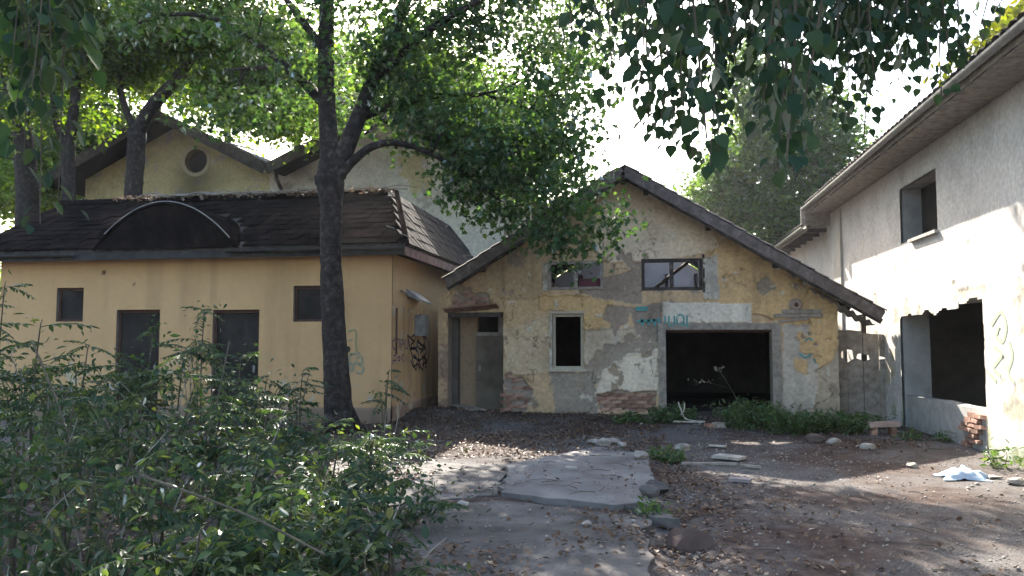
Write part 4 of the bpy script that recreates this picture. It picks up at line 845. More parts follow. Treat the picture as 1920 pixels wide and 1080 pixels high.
rconv = lambda x, y: rX(x, y)
spray('graffiti', white, LIMEP, [[(1862, 610), (1880, 585), (1890, 612), (1884, 640), (1872, 632), (1876, 612)], [(1866, 650), (1882, 665), (1866, 690), (1880, 705)], [(1895, 640), (1902, 668), (1894, 700), (1906, 718)], [(1858, 700), (1872, 716)]], 0.06, rplace, rconv, lambda u, z: 0.0195)
# grey board partition closing the passage between the garage and the barn
fen = thing('board_partition', 'grey partition of rough boards with broken gaps between the garage pier and the white barn', 'fence', (4.3, YF + 0.3, 0))
FY_ = YF + 0.35
def q(x, y): p = atY(x, y, FY_); return float(p[0]), float(p[2])
edges = [1560, 1590, 1620, 1650, 1680, 1712]
tops = [617, 618, 624, 626, 628]
NOTCH = {0: [(1589, 657, 676)], 1: [(1591, 655, 680), (1618, 662, 676)], 2: [(1621, 664, 678)], 3: [(1651, 668, 674)], 4: [(1681, 669, 675)]}
for i in range(5):
    x0, _ = q(edges[i], 700); x1, _ = q(edges[i + 1] - 1, 700); zt = q(edges[i], tops[i])[1]; zt2 = q(edges[i + 1], tops[i] + 3)[1]
    Lp = [(x0, 0)]; Rp = [(x1, 0)]
    for (nx, a, b) in NOTCH.get(i, []):
        za, zb = q(nx, b)[1], q(nx, a)[1]; left = abs(nx - edges[i]) < abs(nx - edges[i + 1]); w = (x1 - x0) * 0.42
        (Lp if left else Rp).extend([((x0 if left else x1), za), ((x0 + w if left else x1 - w), za + (zb - za) * 0.3), ((x0 + w * .8 if left else x1 - w * 0.8), zb - 0.02), ((x0 if left else x1), zb)])
    Lp.append((x0, zt)); Rp.append((x1, zt2)); poly = [(x, FY_ + (0.012 if i % 2 else 0), z) for x, z in Lp[::-1] + Rp]
    MB().slab(poly, (0, 1, 0), 0.03).build('board', WOODG, fen)
MB().box((q(1560, 1)[0], FY_ + 0.05, 1.55), (q(1712, 1)[0], FY_ + 0.10, 1.64)).build('rail', WOODD, fen)
MB().box((q(1600, 1)[0], FY_ + 0.11, 0.0), (q(1606, 1)[0] + 0.03, FY_ + 0.19, 2.15)).build('post', WOODD, fen)

# ================================================================== TREES
def PP(px, py, Y, r): p = atY(px, py, Y); return (float(p[0]), float(p[1]), float(p[2]), r)
def LB(px, py, Y, rx, ry, rz, w=1): p = atY(px, py, Y); return ((float(p[0]), float(p[1]), float(p[2])), (rx, ry, rz), w)
b0 = atZ(638, 812, 0.0); TX, TY = float(b0[0]), 13.4
mt = thing('maple_tree', 'dark-barked forked tree rising before the yellow annexe, its crown spreading over the garage', 'tree', (TX, TY, 0))
trunk = smooth_path([PP(640, 840, TY, .34), PP(637, 800, TY, .30), PP(631, 700, TY, .265), PP(624, 580, TY, .235), PP(620, 470, TY, .215), PP(621, 385, TY, .235), PP(620, 345, TY, .285), PP(621, 300, TY, .25)], 7)
stems = [smooth_path([PP(620, 335, TY, .22), PP(616, 250, TY, .20), PP(611, 130, TY, .175), PP(612, -40, TY + .1, .15), PP(600, -260, TY + .3, .11), PP(560, -480, TY + .3, .05)], 6),
    smooth_path([PP(630, 330, TY, .21), PP(652, 270, TY, .19), PP(684, 190, TY + .1, .165), PP(722, 90, TY + .2, .15), PP(765, -10, TY + .2, .13), PP(850, -200, TY + .3, .1), PP(940, -420, TY + .2, .04)], 6),
    smooth_path([PP(632, 335, TY - .05, .12), PP(664, 300, TY - .1, .095), PP(700, 274, TY - .2, .085), PP(745, 268, TY - .2, .07), PP(800, 285, TY - .1, .055), PP(860, 318, TY, .04), PP(930, 372, TY, .018)], 6),
    smooth_path([PP(672, 222, TY + .1, .10), PP(745, 196, TY + .3, .08), PP(820, 180, TY + .5, .065), PP(900, 178, TY + .6, .05), PP(1000, 205, TY + .7, .035), PP(1090, 250, TY + .8, .015)], 6),
    smooth_path([PP(880, 180, TY + .6, .045), PP(940, 168, TY + .6, .03), PP(1000, 138, TY + .6, .016)], 5),
    smooth_path([PP(612, 200, TY, .11), PP(545, 132, TY - .1, .085), PP(470, 74, TY - .1, .07), PP(400, 34, TY, .055), PP(320, 28, TY, .04), PP(225, 55, TY + .1, .018)], 6),
    smooth_path([PP(612, 100, TY, .1), PP(560, 30, TY - .3, .08), PP(490, -60, TY - .5, .05), PP(400, -150, TY - .6, .02)], 5),
    smooth_path([PP(700, 150, TY, .1), PP(800, 60, TY - .4, .08), PP(900, 0, TY - .6, .06), PP(1010, -60, TY - .7, .03)], 5),
    smooth_path([PP(603, 190, TY, .09), PP(570, 150, TY + .5, .07), PP(500, 128, TY + 1, .05), PP(420, 132, TY + 1.4, .02)], 5)]
tm = MB(); tm.tube(trunk[:, :3], trunk[:, 3] * 0.86, 18, 0.10)
for k in range(5):
    a = k * 1.3 + 0.4; tm.tube([(TX + math.cos(a) * .12, TY + math.sin(a) * .12, 0.40), (TX + math.cos(a) * .30, TY + math.sin(a) * .30, 0.10), (TX + math.cos(a) * .5, TY + math.sin(a) * .5, -0.05)], [0.12, 0.10, 0.05], 8, 0.1)
for (px, py, r, sx) in ((598, 338, .10, -1), (652, 655, .05, 1), (640, 420, .04, 1)):
    p = atY(px, py, TY - .05); V, F = rough_stone(p, r, int(px), (1, 1, 1.2)); tm.add(V, F)
stems = [p * np.array((1, 1, 1, .84)) for p in stems]; tm.build('trunk', BARK, mt, smooth=True); limb_mesh(stems, 'limbs', mt)
LOB = [LB(800, 90, TY, 1.1, 1.0, .85), LB(700, 30, TY, 1.1, 1.1, .9), LB(900, 20, TY, 1.1, 1.0, .8), LB(780, 215, TY + .5, .9, .9, .6), LB(900, 255, TY + .2, 1.0, 1.0, .8, 1.3), LB(1010, 170, TY + .7, .85, .8, .65), LB(1040, 290, TY + .4, .95, .9, .9, 1.3), LB(930, 360, TY + .3, .85, .8, .6, 1.2), LB(1040, 405, TY + .3, .65, .6, .55), LB(1110, 370, TY + .3, .5, .5, .55), LB(1080, 475, TY + .1, .34, .35, .42, 1.3), LB(960, 435, TY + .4, .5, .5, .4, .8), LB(1130, 420, TY + .2, .4, .4, .45, .9), LB(1030, 450, TY + .2, .5, .45, .35, .9),
       LB(860, 330, TY + .1, .5, .5, .4), LB(1100, 180, TY + .8, .45, .4, .6, .7), LB(480, 60, TY, 1.1, 1.0, .6, .7), LB(420, 210, TY + 1.4, 1.0, .8, .55, .7), LB(520, 200, TY + 1, .8, .7, .6, .7), LB(330, 60, TY, 1.0, .9, .5, .55), LB(560, 120, TY, .7, .7, .6, .6),
       LB(650, -150, TY, 2.2, 1.8, 1.1), LB(850, -200, TY, 2.0, 1.7, 1.1), LB(600, -420, TY, 2.8, 2.0, 1.3), LB(900, -420, TY, 2.2, 2.0, 1.2), LB(400, -200, TY, 2.0, 1.7, 1.0), LB(1080, -140, TY + 1, 1.3, 1.3, .8), LB(720, -640, TY, 2.4, 2.0, 1.0)]
LOB += [((-1.0, 16.2, 9.6), (2.2, 1.6, .9), 1), ((.6, 17.2, 10.4), (1.8, 1.5, .9), 1), ((-3.2, 16.5, 9.8), (2.0, 1.6, 1.0), 1), LB(960, 80, TY + .4, .8, .8, .7), LB(1060, 120, TY + 1, .6, .6, .6), LB(760, 150, TY + .4, .9, .9, .6), LB(640, 210, TY + 1.2, .8, .7, .6, .8), LB(250, 30, TY, .9, .9, .5, .6), LB(940, 320, 16.6, 1.0, .9, .7), LB(900, 200, 18.6, 1.3, 1.2, .9), LB(990, 240, 17.6, 1.1, 1.0, .8), LB(1040, 330, 16.4, .8, .8, .6), LB(800, 120, 18.0, 1.5, 1.3, 1.0), LB(1085, 90, 18.6, .8, .9, .7, .8), LB(1010, 60, 19.2, 1.0, 1.0, .8, .8), ((-1.2, 20.4, 10.4), (1.8, 1.3, .8), .7), ((.5, 20.2, 11.2), (1.8, 1.3, .7), .6)]  # includes lobes above the view, added to shade and dapple the yard
crown('crown', LOB, 1750, 42, 0.125, LF_TREE, mt, T=T_LOB, sig=(0.26, 0.26, 0.16), limbs=stems, ntw=420, twig=0.009, droop=0.7)

def back_tree(paths, lobes, label, clumps, per, size, mat, sig, name='broadleaf_tree', group=None, T=T_DIA, ntw=60, tshift=0.0):
    p0 = paths[0][0]; t = thing(name, label, 'tree', (p0[0], p0[1], 0), group); mb = MB(); mb.tube(paths[0][:, :3], paths[0][:, 3], 12, 0.09); mb.build('trunk', BARK, t, smooth=True)
    if len(paths) > 1: limb_mesh(paths[1:], 'limbs', t, n=8)
    crown('crown', lobes, clumps, per, size, mat, t, T=T, sig=sig, limbs=paths, ntw=ntw, twig=0.012, tshift=tshift); return t
def trunk_path(px, Y, rows):
    x0 = float(atY(px, 420, Y)[0]); return smooth_path([(x0, Y, -0.2, rows[0][2] * 1.25)] + [PP(a, b, Y, r) for a, b, r in rows], 6)
Y1 = 21.5
back_tree([trunk_path(48, Y1, [(50, 420, .33), (48, 300, .30), (40, 215, .26)]), smooth_path([PP(40, 225, Y1, .2), PP(15, 150, Y1, .17), PP(-20, 30, Y1, .13), PP(-60, -150, Y1, .05)], 5), smooth_path([PP(46, 230, Y1, .2), PP(72, 190, Y1, .16), PP(70, 90, Y1, .13), PP(95, -80, Y1, .05)], 5)],
    [LB(-60, 30, Y1, 2.2, 2, 1.4), LB(60, 60, Y1 - 1, 1.4, 1.5, 1.1), LB(20, -120, Y1, 3, 2.5, 2), LB(-120, 180, Y1 - .5, 1.6, 1.5, 1.2, .8), LB(40, 200, Y1 - 1.5, .8, .8, .6, .5), LB(-140, 330, Y1, 1.2, 1.2, 1.0, .5)], 'dark double-stemmed tree at the far end of the annexe roof, forking just above the ridge', 800, 40, 0.19, LF_LEFT, (0.45, 0.45, 0.25))
Y2 = 20.6
back_tree([trunk_path(128, Y2, [(128, 420, .2), (128, 320, .185), (128, 262, .19)]), smooth_path([PP(127, 275, Y2, .11), PP(108, 240, Y2, .1), PP(100, 190, Y2, .08), PP(85, 90, Y2, .05)], 5), smooth_path([PP(130, 270, Y2, .15), PP(140, 190, Y2, .14), PP(148, 90, Y2, .12), PP(165, -60, Y2, .09), PP(190, -220, Y2, .04)], 5)],
    [LB(150, 30, Y2, 1.6, 1.5, 1.1), LB(210, 120, Y2 + .5, 1.2, 1.2, .8, .8), LB(100, 130, Y2 + .4, 1.0, 1.0, .7, .7), LB(190, -140, Y2, 2.4, 2, 1.5), LB(170, 220, Y2 + 1, .7, .7, .5, .4)], 'slim dark tree with a low side fork behind the annexe ridge', 560, 40, 0.19, LF_LEFT, (0.42, 0.42, 0.24))
Y3 = 20.9
back_tree([trunk_path(250, Y3, [(248, 420, .27), (252, 330, .25), (258, 245, .25)]), smooth_path([PP(258, 250, Y3, .22), PP(285, 200, Y3, .19), PP(325, 155, Y3, .17), PP(370, 95, Y3, .13), PP(440, 10, Y3, .09), PP(520, -120, Y3, .04)], 5), smooth_path([PP(256, 250, Y3, .12), PP(236, 205, Y3, .10), PP(224, 150, Y3, .08), PP(235, 70, Y3, .04)], 5), smooth_path([PP(330, 150, Y3, .1), PP(400, 133, Y3 - .5, .07), PP(500, 128, Y3 - 1, .03)], 5)],
    [LB(330, 60, Y3, 1.5, 1.3, .9), LB(430, 60, Y3, 1.5, 1.3, 1), LB(250, 110, Y3 + .6, 1.1, 1.1, .8, .8), LB(450, 170, Y3, 1.3, 1.0, .8), LB(540, 130, Y3 - .4, 1.2, 1.0, .9), LB(420, -120, Y3, 2.6, 2, 1.6), LB(530, 225, Y3 + .6, .9, .8, .5), LB(300, 165, Y3 + .8, .6, .6, .4, .5)], 'grey-trunked tree leaning away before the round-windowed gable', 1150, 40, 0.175, LF_LEFT, (0.42, 0.42, 0.24))
# trees farther back, one thing each
FAR = [(-40, 250, 31, 3.2, 3.6), (70, 200, 33, 3.2, 3.4), (190, 260, 30, 2.6, 2.6), (150, 100, 36, 3.8, 3.6), (300, 120, 34, 3.4, 3.2), (430, 150, 36, 3.4, 3.6), (560, 130, 34.5, 3.0, 3.2), (700, 170, 37, 3.4, 3.0), (830, 190, 38, 3.2, 3.0), (950, 240, 37, 2.6, 2.4), (-150, 150, 30, 3.4, 3.8), (50, 345, 29, 2.3, 1.6), (180, 345, 29.5, 2.2, 1.5)]
for i, (px, py, Y, r, rzv) in enumerate(FAR):
    cx = float(atY(px, py, Y)[0]); cz = float(atY(px, py, Y)[2])
    low = py > 300
    lobes = [((cx + random.uniform(-.5, .5) * r, Y + random.uniform(-.4, .4) * r, cz + random.uniform(-.45, .45) * rzv), (r * .62, r * .6, rzv * .5), 1) for _ in range(6)]
    path = smooth_path([(cx, Y, -0.2, .25), (cx + .1, Y, cz * .5, .2), (cx - .1, Y, cz, .14), (cx + .2, Y, cz + rzv * .6, .05)], 4)
    back_tree([path], lobes, 'bushy sunlit tree in the low growth beyond the annexe' if low else 'tall leafy tree of the wood behind the annexe and twin gables', 300, 34, 0.28, LF_FAR if i % 2 else LF_LEFT, (0.6, 0.6, 0.36), group='low bushy trees beyond the annexe' if low else 'woodland trees behind the old buildings', ntw=20, tshift=0.1 if low else 0)
# far off wood closing the view
n = 26000; P = np.stack([RNG.uniform(-60, 16, n), RNG.uniform(44, 56, n), np.abs(RNG.normal(0, 1, n)) * 3.2], 1); P = P[P[:, 2] < 13 - 4.5 * np.clip((P[:, 0] + 6) / 8, 0, 1) - 3.0 * fbm(P[:, 0] * .2, P[:, 0] * 0, 5, 3)]
w = leaf_obj('far_wood', T_DIA, P, norm(RNG.normal(size=P.shape)), norm(RNG.normal(size=P.shape) + (0, 0, .6)), RNG.uniform(0.45, 0.9, len(P)), LF_FAR, RNG.normal(.5, .2, len(P))); tag(w, 'distant leafy wood closing the view behind the yard', 'wood')
# big tree beyond the garage roof
Y5 = 29.0
pth = [smooth_path([(float(atY(1460, 400, Y5)[0]), Y5, -0.2, .35), PP(1460, 430, Y5, .3), PP(1455, 330, Y5, .22), PP(1440, 220, Y5, .12), PP(1430, 140, Y5, .04)], 5), smooth_path([PP(1457, 380, Y5, .16), PP(1520, 300, Y5, .11), PP(1560, 230, Y5, .05)], 5), smooth_path([PP(1457, 400, Y5, .16), PP(1390, 330, Y5, .11), PP(1330, 310, Y5, .04)], 5)]
back_tree(pth, [LB(1420, 190, Y5, 1.2, 1.2, 1.4), LB(1500, 200, Y5, 1.5, 1.3, 1.2), LB(1420, 300, Y5, 1.7, 1.6, 1.2), LB(1530, 290, Y5, 1.6, 1.5, 1.2), LB(1340, 355, Y5, 1.2, 1.2, .9), LB(1460, 400, Y5, 2.0, 1.6, 1.1), LB(1560, 360, Y5, 1.0, 1.2, .9), LB(1390, 390, Y5, 1.2, 1.2, .9), LB(1460, 490, Y5, 2.0, 1.6, 1.2, .6), LB(1590, 260, Y5, .8, .8, .7, .8), LB(1400, 110, Y5, .8, .8, .8, .8)],
    'dense leafy tree standing beyond the garage roof, against the open sky', 900, 42, 0.20, LF_RT, (0.38, 0.38, 0.22), ntw=80)

# ---- overhanging tree with heart-shaped leaves (its boughs droop into the top of the view)
hv = thing('overhanging_tree', 'drooping boughs of large heart-shaped leaves hanging against the bright sky near the white barn', 'tree', (2.9, -1.6, 0))
hl = [smooth_path([(2.9, -1.6, -0.1, .2), (2.85, -1.5, 1.6, .17), (2.7, -1.2, 3.2, .15), (2.4, -.4, 4.6, .12), (2.0, 1.0, 5.4, .09), (1.6, 3.0, 5.2, .06), (1.2, 5.0, 4.6, .025)], 5),
      smooth_path([(2.5, -.6, 4.3, .08), (2.4, 1.0, 4.7, .06), (2.3, 3.0, 4.5, .04), (2.1, 5.0, 4.1, .015)], 5), smooth_path([(2.1, .8, 5.2, .06), (1.1, 2.2, 5.2, .045), (.3, 3.4, 4.7, .03), (-.3, 4.4, 4.2, .012)], 5)]
limb_mesh(hl, 'trunk', hv, n=9)
allp = np.vstack(hl); P_, D_l, N_l, S_l = [], [], [], []; tw = MB()
def strand(px, py_end, dep, dens=1.0, top=None):
    e = _C + ray(px, py_end) * dep; ztop = max(3.5 + (dep - 3.5) * 0.3, e[2] + 0.4); a = np.array((e[0] + random.uniform(-.12, .12), e[1] + random.uniform(-.1, .1), ztop))
    j = int(np.argmin(np.linalg.norm(allp[:, :3] - a - (0, 0, .4), axis=1))); s = allp[j, :3]
    mid = (a + e) / 2 + RNG.normal(size=3) * 0.04; path = smooth_path([s, (s + a) / 2 + (0, 0, .15), a, mid, e], 7); tw.tube(path, np.linspace(0.010, 0.003, len(path)), 5, cap=False)
    seg = path[14:]; L = np.linalg.norm(seg[-1] - seg[0]); nl = int(L / 0.023 * dens) + 2
    for t in np.linspace(0.0, 1.0, nl):
        k = min(int(t * (len(seg) - 1)), len(seg) - 2); p = seg[k] + (seg[k + 1] - seg[k]) * (t * (len(seg) - 1) - k); out = RNG.normal(size=3) * (1, 1, .3); out /= np.linalg.norm(out)
        P_.append(p + out * random.uniform(.02, .10)); D_l.append(np.array((out[0] * .5, out[1] * .5, -1.0)) + RNG.normal(size=3) * 0.25); N_l.append(np.array((out[0], out[1], .35)) + RNG.normal(size=3) * 0.45); S_l.append(random.uniform(.042, .078) if px < 1345 else random.uniform(.034, .068))
for px, pe in ((1072, 60), (1095, 85), (1118, 95), (1150, 185), (1140, 40), (1205, 120), (1215, 200), (1225, 262), (1240, 230), (1262, 210), (1280, 200), (1268, 285), (1300, 300), (1315, 215), (1330, 325), (1345, 320), (1350, 200), (1365, 150), (1380, 120), (1400, 140), (1420, 170), (1440, 150), (1455, 260), (1468, 280), (1480, 290), (1495, 240), (1510, 180), (1525, 120), (1550, 150), (1570, 210), (1590, 235), (1605, 170), (1620, 255), (1640, 150), (1660, 120), (1680, 100), (1700, 170), (1725, 120), (1745, 140), (1765, 180), (1795, 100), (1835, 60), (1230, 60), (1290, 90), (1420, 90), (1540, 80), (1600, 80), (1660, 60), (1740, 70), (1860, 30), (1180, 30)):
    strand(px, pe, random.uniform(3.3, 4.9))
for px in range(1340, 1790, 13): strand(px + random.uniform(-8, 8), random.uniform(30, 120), random.uniform(3.0, 4.6), 1.2)
for px, pe in ((1430, 200), (1475, 300), (1490, 330), (1462, 250), (1505, 210), (1325, 260)): strand(px, pe, random.uniform(2.2, 2.8), 1.2)
tw.build('twigs', TWIG, hv)['kind'] = 'stuff'
P_ = np.array(P_); D_l = norm(np.array(D_l)); N_l = np.array(N_l); S_l = np.array(S_l)
vz = (P_ - _C) @ _F; sx = 960 + FPX * ((P_ - _C) @ _R) / vz; sy = 540 - FPX * ((P_ - _C) @ _U) / vz
score = np.where((sx > 1040) & (sx < 1910) & (sy > 0) & (sy < 420), S_l / vz, 0); order = np.argsort(-score)[:290]
hm = []
for k in range(4):
    V, F = T_HEART; V = V.copy(); V[:, 2] += (0.10 - 0.25 * V[:, 1] ** 2) * (0.3 + 0.35 * k) + 0.05 * np.sin(V[:, 0] * 9 + k); hm.append(np_mesh('leaf', V, F, LF_HANG, smooth=True, attrs={'tint': ('FLOAT', 'FACE', np.full(len(F), 0.2 + 0.2 * k))}))
from mathutils import Matrix
def place_frame(o, p, D, Nn, s, parent):
    D = D / np.linalg.norm(D); X = np.cross(D, Nn); X /= np.linalg.norm(X); Z = np.cross(X, D)
    o.parent = parent; o.matrix_basis = Matrix(((X[0] * s, D[0] * s, Z[0] * s, p[0] - parent.location.x), (X[1] * s, D[1] * s, Z[1] * s, p[1] - parent.location.y), (X[2] * s, D[2] * s, Z[2] * s, p[2] - parent.location.z), (0, 0, 0, 1)))
for i in order:
    o = bpy.data.objects.new('leaf', hm[i % 4]); COL.objects.link(o); place_frame(o, P_[i], D_l[i], N_l[i], S_l[i], hv)
rest = np.setdiff1d(np.arange(len(P_)), order); leaf_obj('leaves', T_HEART, P_[rest], D_l[rest], N_l[rest], S_l[rest], LF_HANG, RNG.normal(.45, .2, len(rest)), hv)
crown('crown', [((1.2, 6.3, 6.3), (2.4, 1.4, .8)), ((0.6, 4.2, 5.9), (1.8, 1.6, .7)), ((2.8, 4.5, 5.8), (1.5, 1.8, .7)), ((2.5, 1.5, 6.2), (2.2, 2.0, .9))], 330, 24, 0.10, LF_HANG, hv, T=T_OVAL, sig=(.2, .2, .12), limbs=hl, ntw=50, twig=.006)  # unseen crown added overhead to keep sun off the hanging leaves

# ---- second overhanging tree: a bough dangling close by on the annexe side
lt = thing('dangling_bough_tree', 'blurred dark green bough dangling close by over the end of the annexe roof', 'tree', (-4.6, 1.2, 0))
l2 = [smooth_path([(-4.6, 1.2, -.1, .17), (-4.5, 1.4, 2.2, .14), (-4.1, 2.0, 4.0, .10), (-3.6, 3.0, 4.6, .06), (-3.0, 4.2, 4.2, .03)], 5)]
limb_mesh(l2, 'trunk', lt, n=9); tw = MB(); Q, DQ, NQ = [], [], []
for px, pe, dep in ((5, 250, 3.9), (30, 200, 3.6), (45, 300, 3.8), (60, 170, 3.4), (75, 420, 3.7), (95, 120, 3.5), (108, 400, 3.8), (120, 90, 3.7), (20, 150, 3.5), (140, 60, 3.8), (60, 90, 3.6), (-10, 260, 3.6), (160, 130, 4.0)):
    e = _C + ray(px, pe) * dep; a = np.array((e[0] + random.uniform(-.2, .1), e[1] + random.uniform(-.2, .2), 3.7)); s = l2[0][-4, :3]; path = smooth_path([s, (s + a) / 2 + (0, 0, .1), a, (a + e) / 2 + RNG.normal(size=3) * .04, e], 6); tw.tube(path, np.linspace(.01, .002, len(path)), 5, cap=False)
    for t in range(12, len(path)):
        for _ in range(2):
            o_ = norm(RNG.normal(size=3) * (1, 1, .4)); Q.append(path[t] + o_ * .05 + RNG.normal(size=3) * .03); DQ.append(o_ * .6 + np.array((0, 0, -.8))); NQ.append(o_ * .6 + np.array((0, 0, .7)) + RNG.normal(size=3) * .3)
tw.build('twigs', TWIG, lt)['kind'] = 'stuff'; Q = np.array(Q)
om = [np_mesh('leaf', T_OVAL[0], T_OVAL[1], LF_HANG, smooth=True, attrs={'tint': ('FLOAT', 'FACE', np.full(len(T_OVAL[1]), .1 + .25 * k))}) for k in range(4)]
for i in range(min(len(Q), 290)):
    o = bpy.data.objects.new('leaf', om[i % 4]); COL.objects.link(o); place_frame(o, Q[i], DQ[i], NQ[i], random.uniform(.06, .105), lt)
if len(Q) > 290: leaf_obj('leaves', T_OVAL, Q[290:], np.array(DQ)[290:], np.array(NQ)[290:], RNG.uniform(.1, .17, len(Q) - 290), LF_TREE, RNG.normal(.4, .2, len(Q) - 290), lt)
crown('crown', [((-4, 4.2, 5.6), (2.2, 1.8, .8)), ((-5.2, 2.5, 5.6), (1.8, 1.8, .9)), ((-6.5, 6.5, 7.2), (3.2, 2.6, 1.2)), ((-9.5, 4, 6.8), (3, 3, 1.4)), ((-3.5, 1.0, 7.0), (3.0, 2.5, 1.3)), ((-8, 0, 6.5), (3, 2.5, 1.5))], 620, 26, 0.15, LF_TREE, lt, T=T_OVAL, sig=(.25, .25, .15), limbs=l2, ntw=30, twig=.006)  # wide unseen lobes added to cut sky light on annexe and shrubs
# yellow-green creeper on the barn roof
cr = thing('roof_creeper', 'sunlit yellow-green creeper growing over the eave tiles of the white barn', 'plant', (EVX + .3, 11, EVZ + .2))
P = np.stack([RNG.normal(EVX + 0.45, .3, 1500), RNG.uniform(8.6, 11.8, 1500), RNG.normal(0, .09, 1500)], 1); P[:, 2] = EVZ + .18 + (P[:, 0] - EVX) * .62 + np.abs(P[:, 2]) + .35 * np.abs(RNG.normal(0, .5, 1500)) * fbm(P[:, 1], P[:, 1] * 0, 8, 3)
leaf_obj('foliage', T_OVAL, P, norm(RNG.normal(size=P.shape)), norm(RNG.normal(size=P.shape) * .6 + (0, 0, 1)), RNG.uniform(.06, .13, 1500), LF_YEL, RNG.normal(.5, .25, 1500), cr)
MB().tube(smooth_path([(EVX + .1, 9, EVZ + .25), (EVX + .2, 11, EVZ + .35), (EVX + .1, 11.4, EVZ + .3), (EVX + .2, 11.8, EVZ + .32)], 4), .012, 5).build('stem', TWIG, cr)

# ================================================================== SHRUBS
SLABS = [(far_poly, .085), ([Zg(640, 850), Zg(948, 874), Zg(932, 925), Zg(700, 945), Zg(560, 930)], .04), ([Zg(560, 946), Zg(700, 955), Zg(930, 936), Zg(1150, 962), Zg(1218, 968), Zg(1214, 1200), Zg(960, 1220), Zg(640, 1150)], .055)]
def surf(x, y):
    x = np.asarray(x, float); y = np.asarray(y, float); h = ground_h(x, y)
    for poly, t in SLABS: h = np.where(poly_mask(x, y, poly), np.maximum(h, t), h)
    return h
def frond_mesh(seed, pairs, T, ll, mat, droop=0.35):
    rs = np.random.default_rng(seed); V = []; F = []; tint = []; n = 0
    ys = np.linspace(0.22, 0.96, pairs); sag = lambda t: -droop * t * t
    P, D, Nn = [], [], []
    for y in ys:
        for s in (-1, 1):
            P.append((0.01 * s, y, sag(y))); D.append((s * 1.0, 0.45 + 0.2 * rs.normal(), -0.55 - .3 * rs.random())); Nn.append((s * .35 + .2 * rs.normal(), .1, 1.0))
    P.append((0, 1.0, sag(1.0))); D.append((0, 1, -.7)); Nn.append((0, .4, 1))
    A, B, k = leaf_arrays(T, P, D, Nn, ll * rs.uniform(.8, 1.15, len(P))); t0 = rs.normal(.45, .18, len(P))
    mb = MB().tube([(0, t, sag(t)) for t in np.linspace(0, 1, 5)], [.012, .011, .009, .007, .004], 4); rv = np.array(mb.v)
    quads = np.array([f for f in mb.f if len(f) == 4]) + len(A)
    return np_mesh('leaf_frond', np.vstack([A, rv]), [B, quads], mat, attrs={'tint': ('FLOAT', 'FACE', np.concatenate([np.repeat(np.clip(t0, 0, 1), k), np.full(len(quads), .6)]))})
FR = [frond_mesh(300 + i, [6, 8, 7, 9][i % 4], [T_LANCE, T_LANCE, T_OVAL, T_LANCE][i % 4], [.29, .25, .22, .24][i % 4], LF_SHRUB) for i in range(8)]
def shrub(px, py, Y, nst, nfr, spread, label=None, name='leafy_shrub', group='leafy shrubs thronging before the yellow annexe', fl=(.26, .46), fill=260, tshift=0.0, mat=None):
    p = atY(px, py, Y); x, h = float(p[0]), max(float(p[2]), .35); z0 = float(surf(x, Y))
    fill = int(fill * .8)
    if Y < 6.2: fl = (fl[0] * .8, fl[1] * .8)
    t = thing(name, label or 'dark green drooping shrub in the thicket along the yellow annexe', 'shrub', (x, Y, z0), group); paths = []
    for k in range(nst):
        a = 2.4 * k + random.random(); s = spread * (0.25 + .75 * random.random()) if k else spread * .12
        hh = h * (1.0 if k == 0 else random.uniform(.55, .92)) - z0
        pa = smooth_path([(x + .05 * math.cos(a), Y + .05 * math.sin(a), z0 - .05), (x + s * .35 * math.cos(a), Y + s * .35 * math.sin(a), z0 + hh * .5), (x + s * .8 * math.cos(a), Y + s * .8 * math.sin(a), z0 + hh * .9), (x + s * 1.05 * math.cos(a), Y + s * 1.05 * math.sin(a), z0 + hh * .98)], 5); paths.append(pa)
        MB().tube(pa, np.linspace(.014, .004, len(pa)), 5).build('stem', STEMM if k % 3 else TWIG, t)
    for k in range(nfr):
        pa = paths[k % nst]; u = random.uniform(.28, 1.0) ** .7; q_ = pa[min(int(u * (len(pa) - 1)), len(pa) - 1)]; a = random.uniform(0, 2 * math.pi)
        o = bpy.data.objects.new('leaf_frond', FR[(k * 3 + int(px)) % 8]); COL.objects.link(o); place_frame(o, q_, np.array((math.cos(a), math.sin(a), random.uniform(-.25, .6))), np.array((0, 0, 1.0)) + RNG.normal(size=3) * .2, random.uniform(*fl) * (.75 if u > .9 else 1), t)
    if fill:
        i = RNG.integers(0, nst, fill); P = np.array([paths[a][int(b * (len(paths[a]) - 1))] for a, b in zip(i, RNG.uniform(.1, .95, fill))]) + RNG.normal(size=(fill, 3)) * (.2, .2, .12)
        P[:, 2] = np.maximum(P[:, 2], z0 + .04)
        v = int(px) % 3; ti = RNG.normal(.4 + tshift, .2, fill); ti[RNG.random(fill) < .05] = 1.0
        leaf_obj('foliage', (T_LANCE, T_OVAL, T_HEART)[v], P, norm(RNG.normal(size=P.shape) * (1, 1, .5) + (0, 0, -.5)), norm(RNG.normal(size=P.shape) * .6 + (0, 0, 1)), RNG.uniform(*((.06, .13), (.04, .09), (.035, .075))[v], fill), mat or (LF_SHRUB, LF_SHRUB2, LF_SHRUB)[v], ti, t)
    for k in range(2):
        a = random.uniform(0, 6.28); s = spread * random.uniform(.2, .9); pa = smooth_path([(x + s * .5 * math.cos(a), Y + s * .5 * math.sin(a), z0 - .03), (x + s * .8 * math.cos(a + .2), Y + s * .8 * math.sin(a + .2), z0 + (h - z0) * .45), (x + s * 1.3 * math.cos(a + .5), Y + s * 1.3 * math.sin(a + .5), z0 + (h - z0) * random.uniform(.6, .95))], 4); MB().tube(pa, np.linspace(.010, .003, len(pa)), 5).build('dead_stem', WOODG, t)
    return t
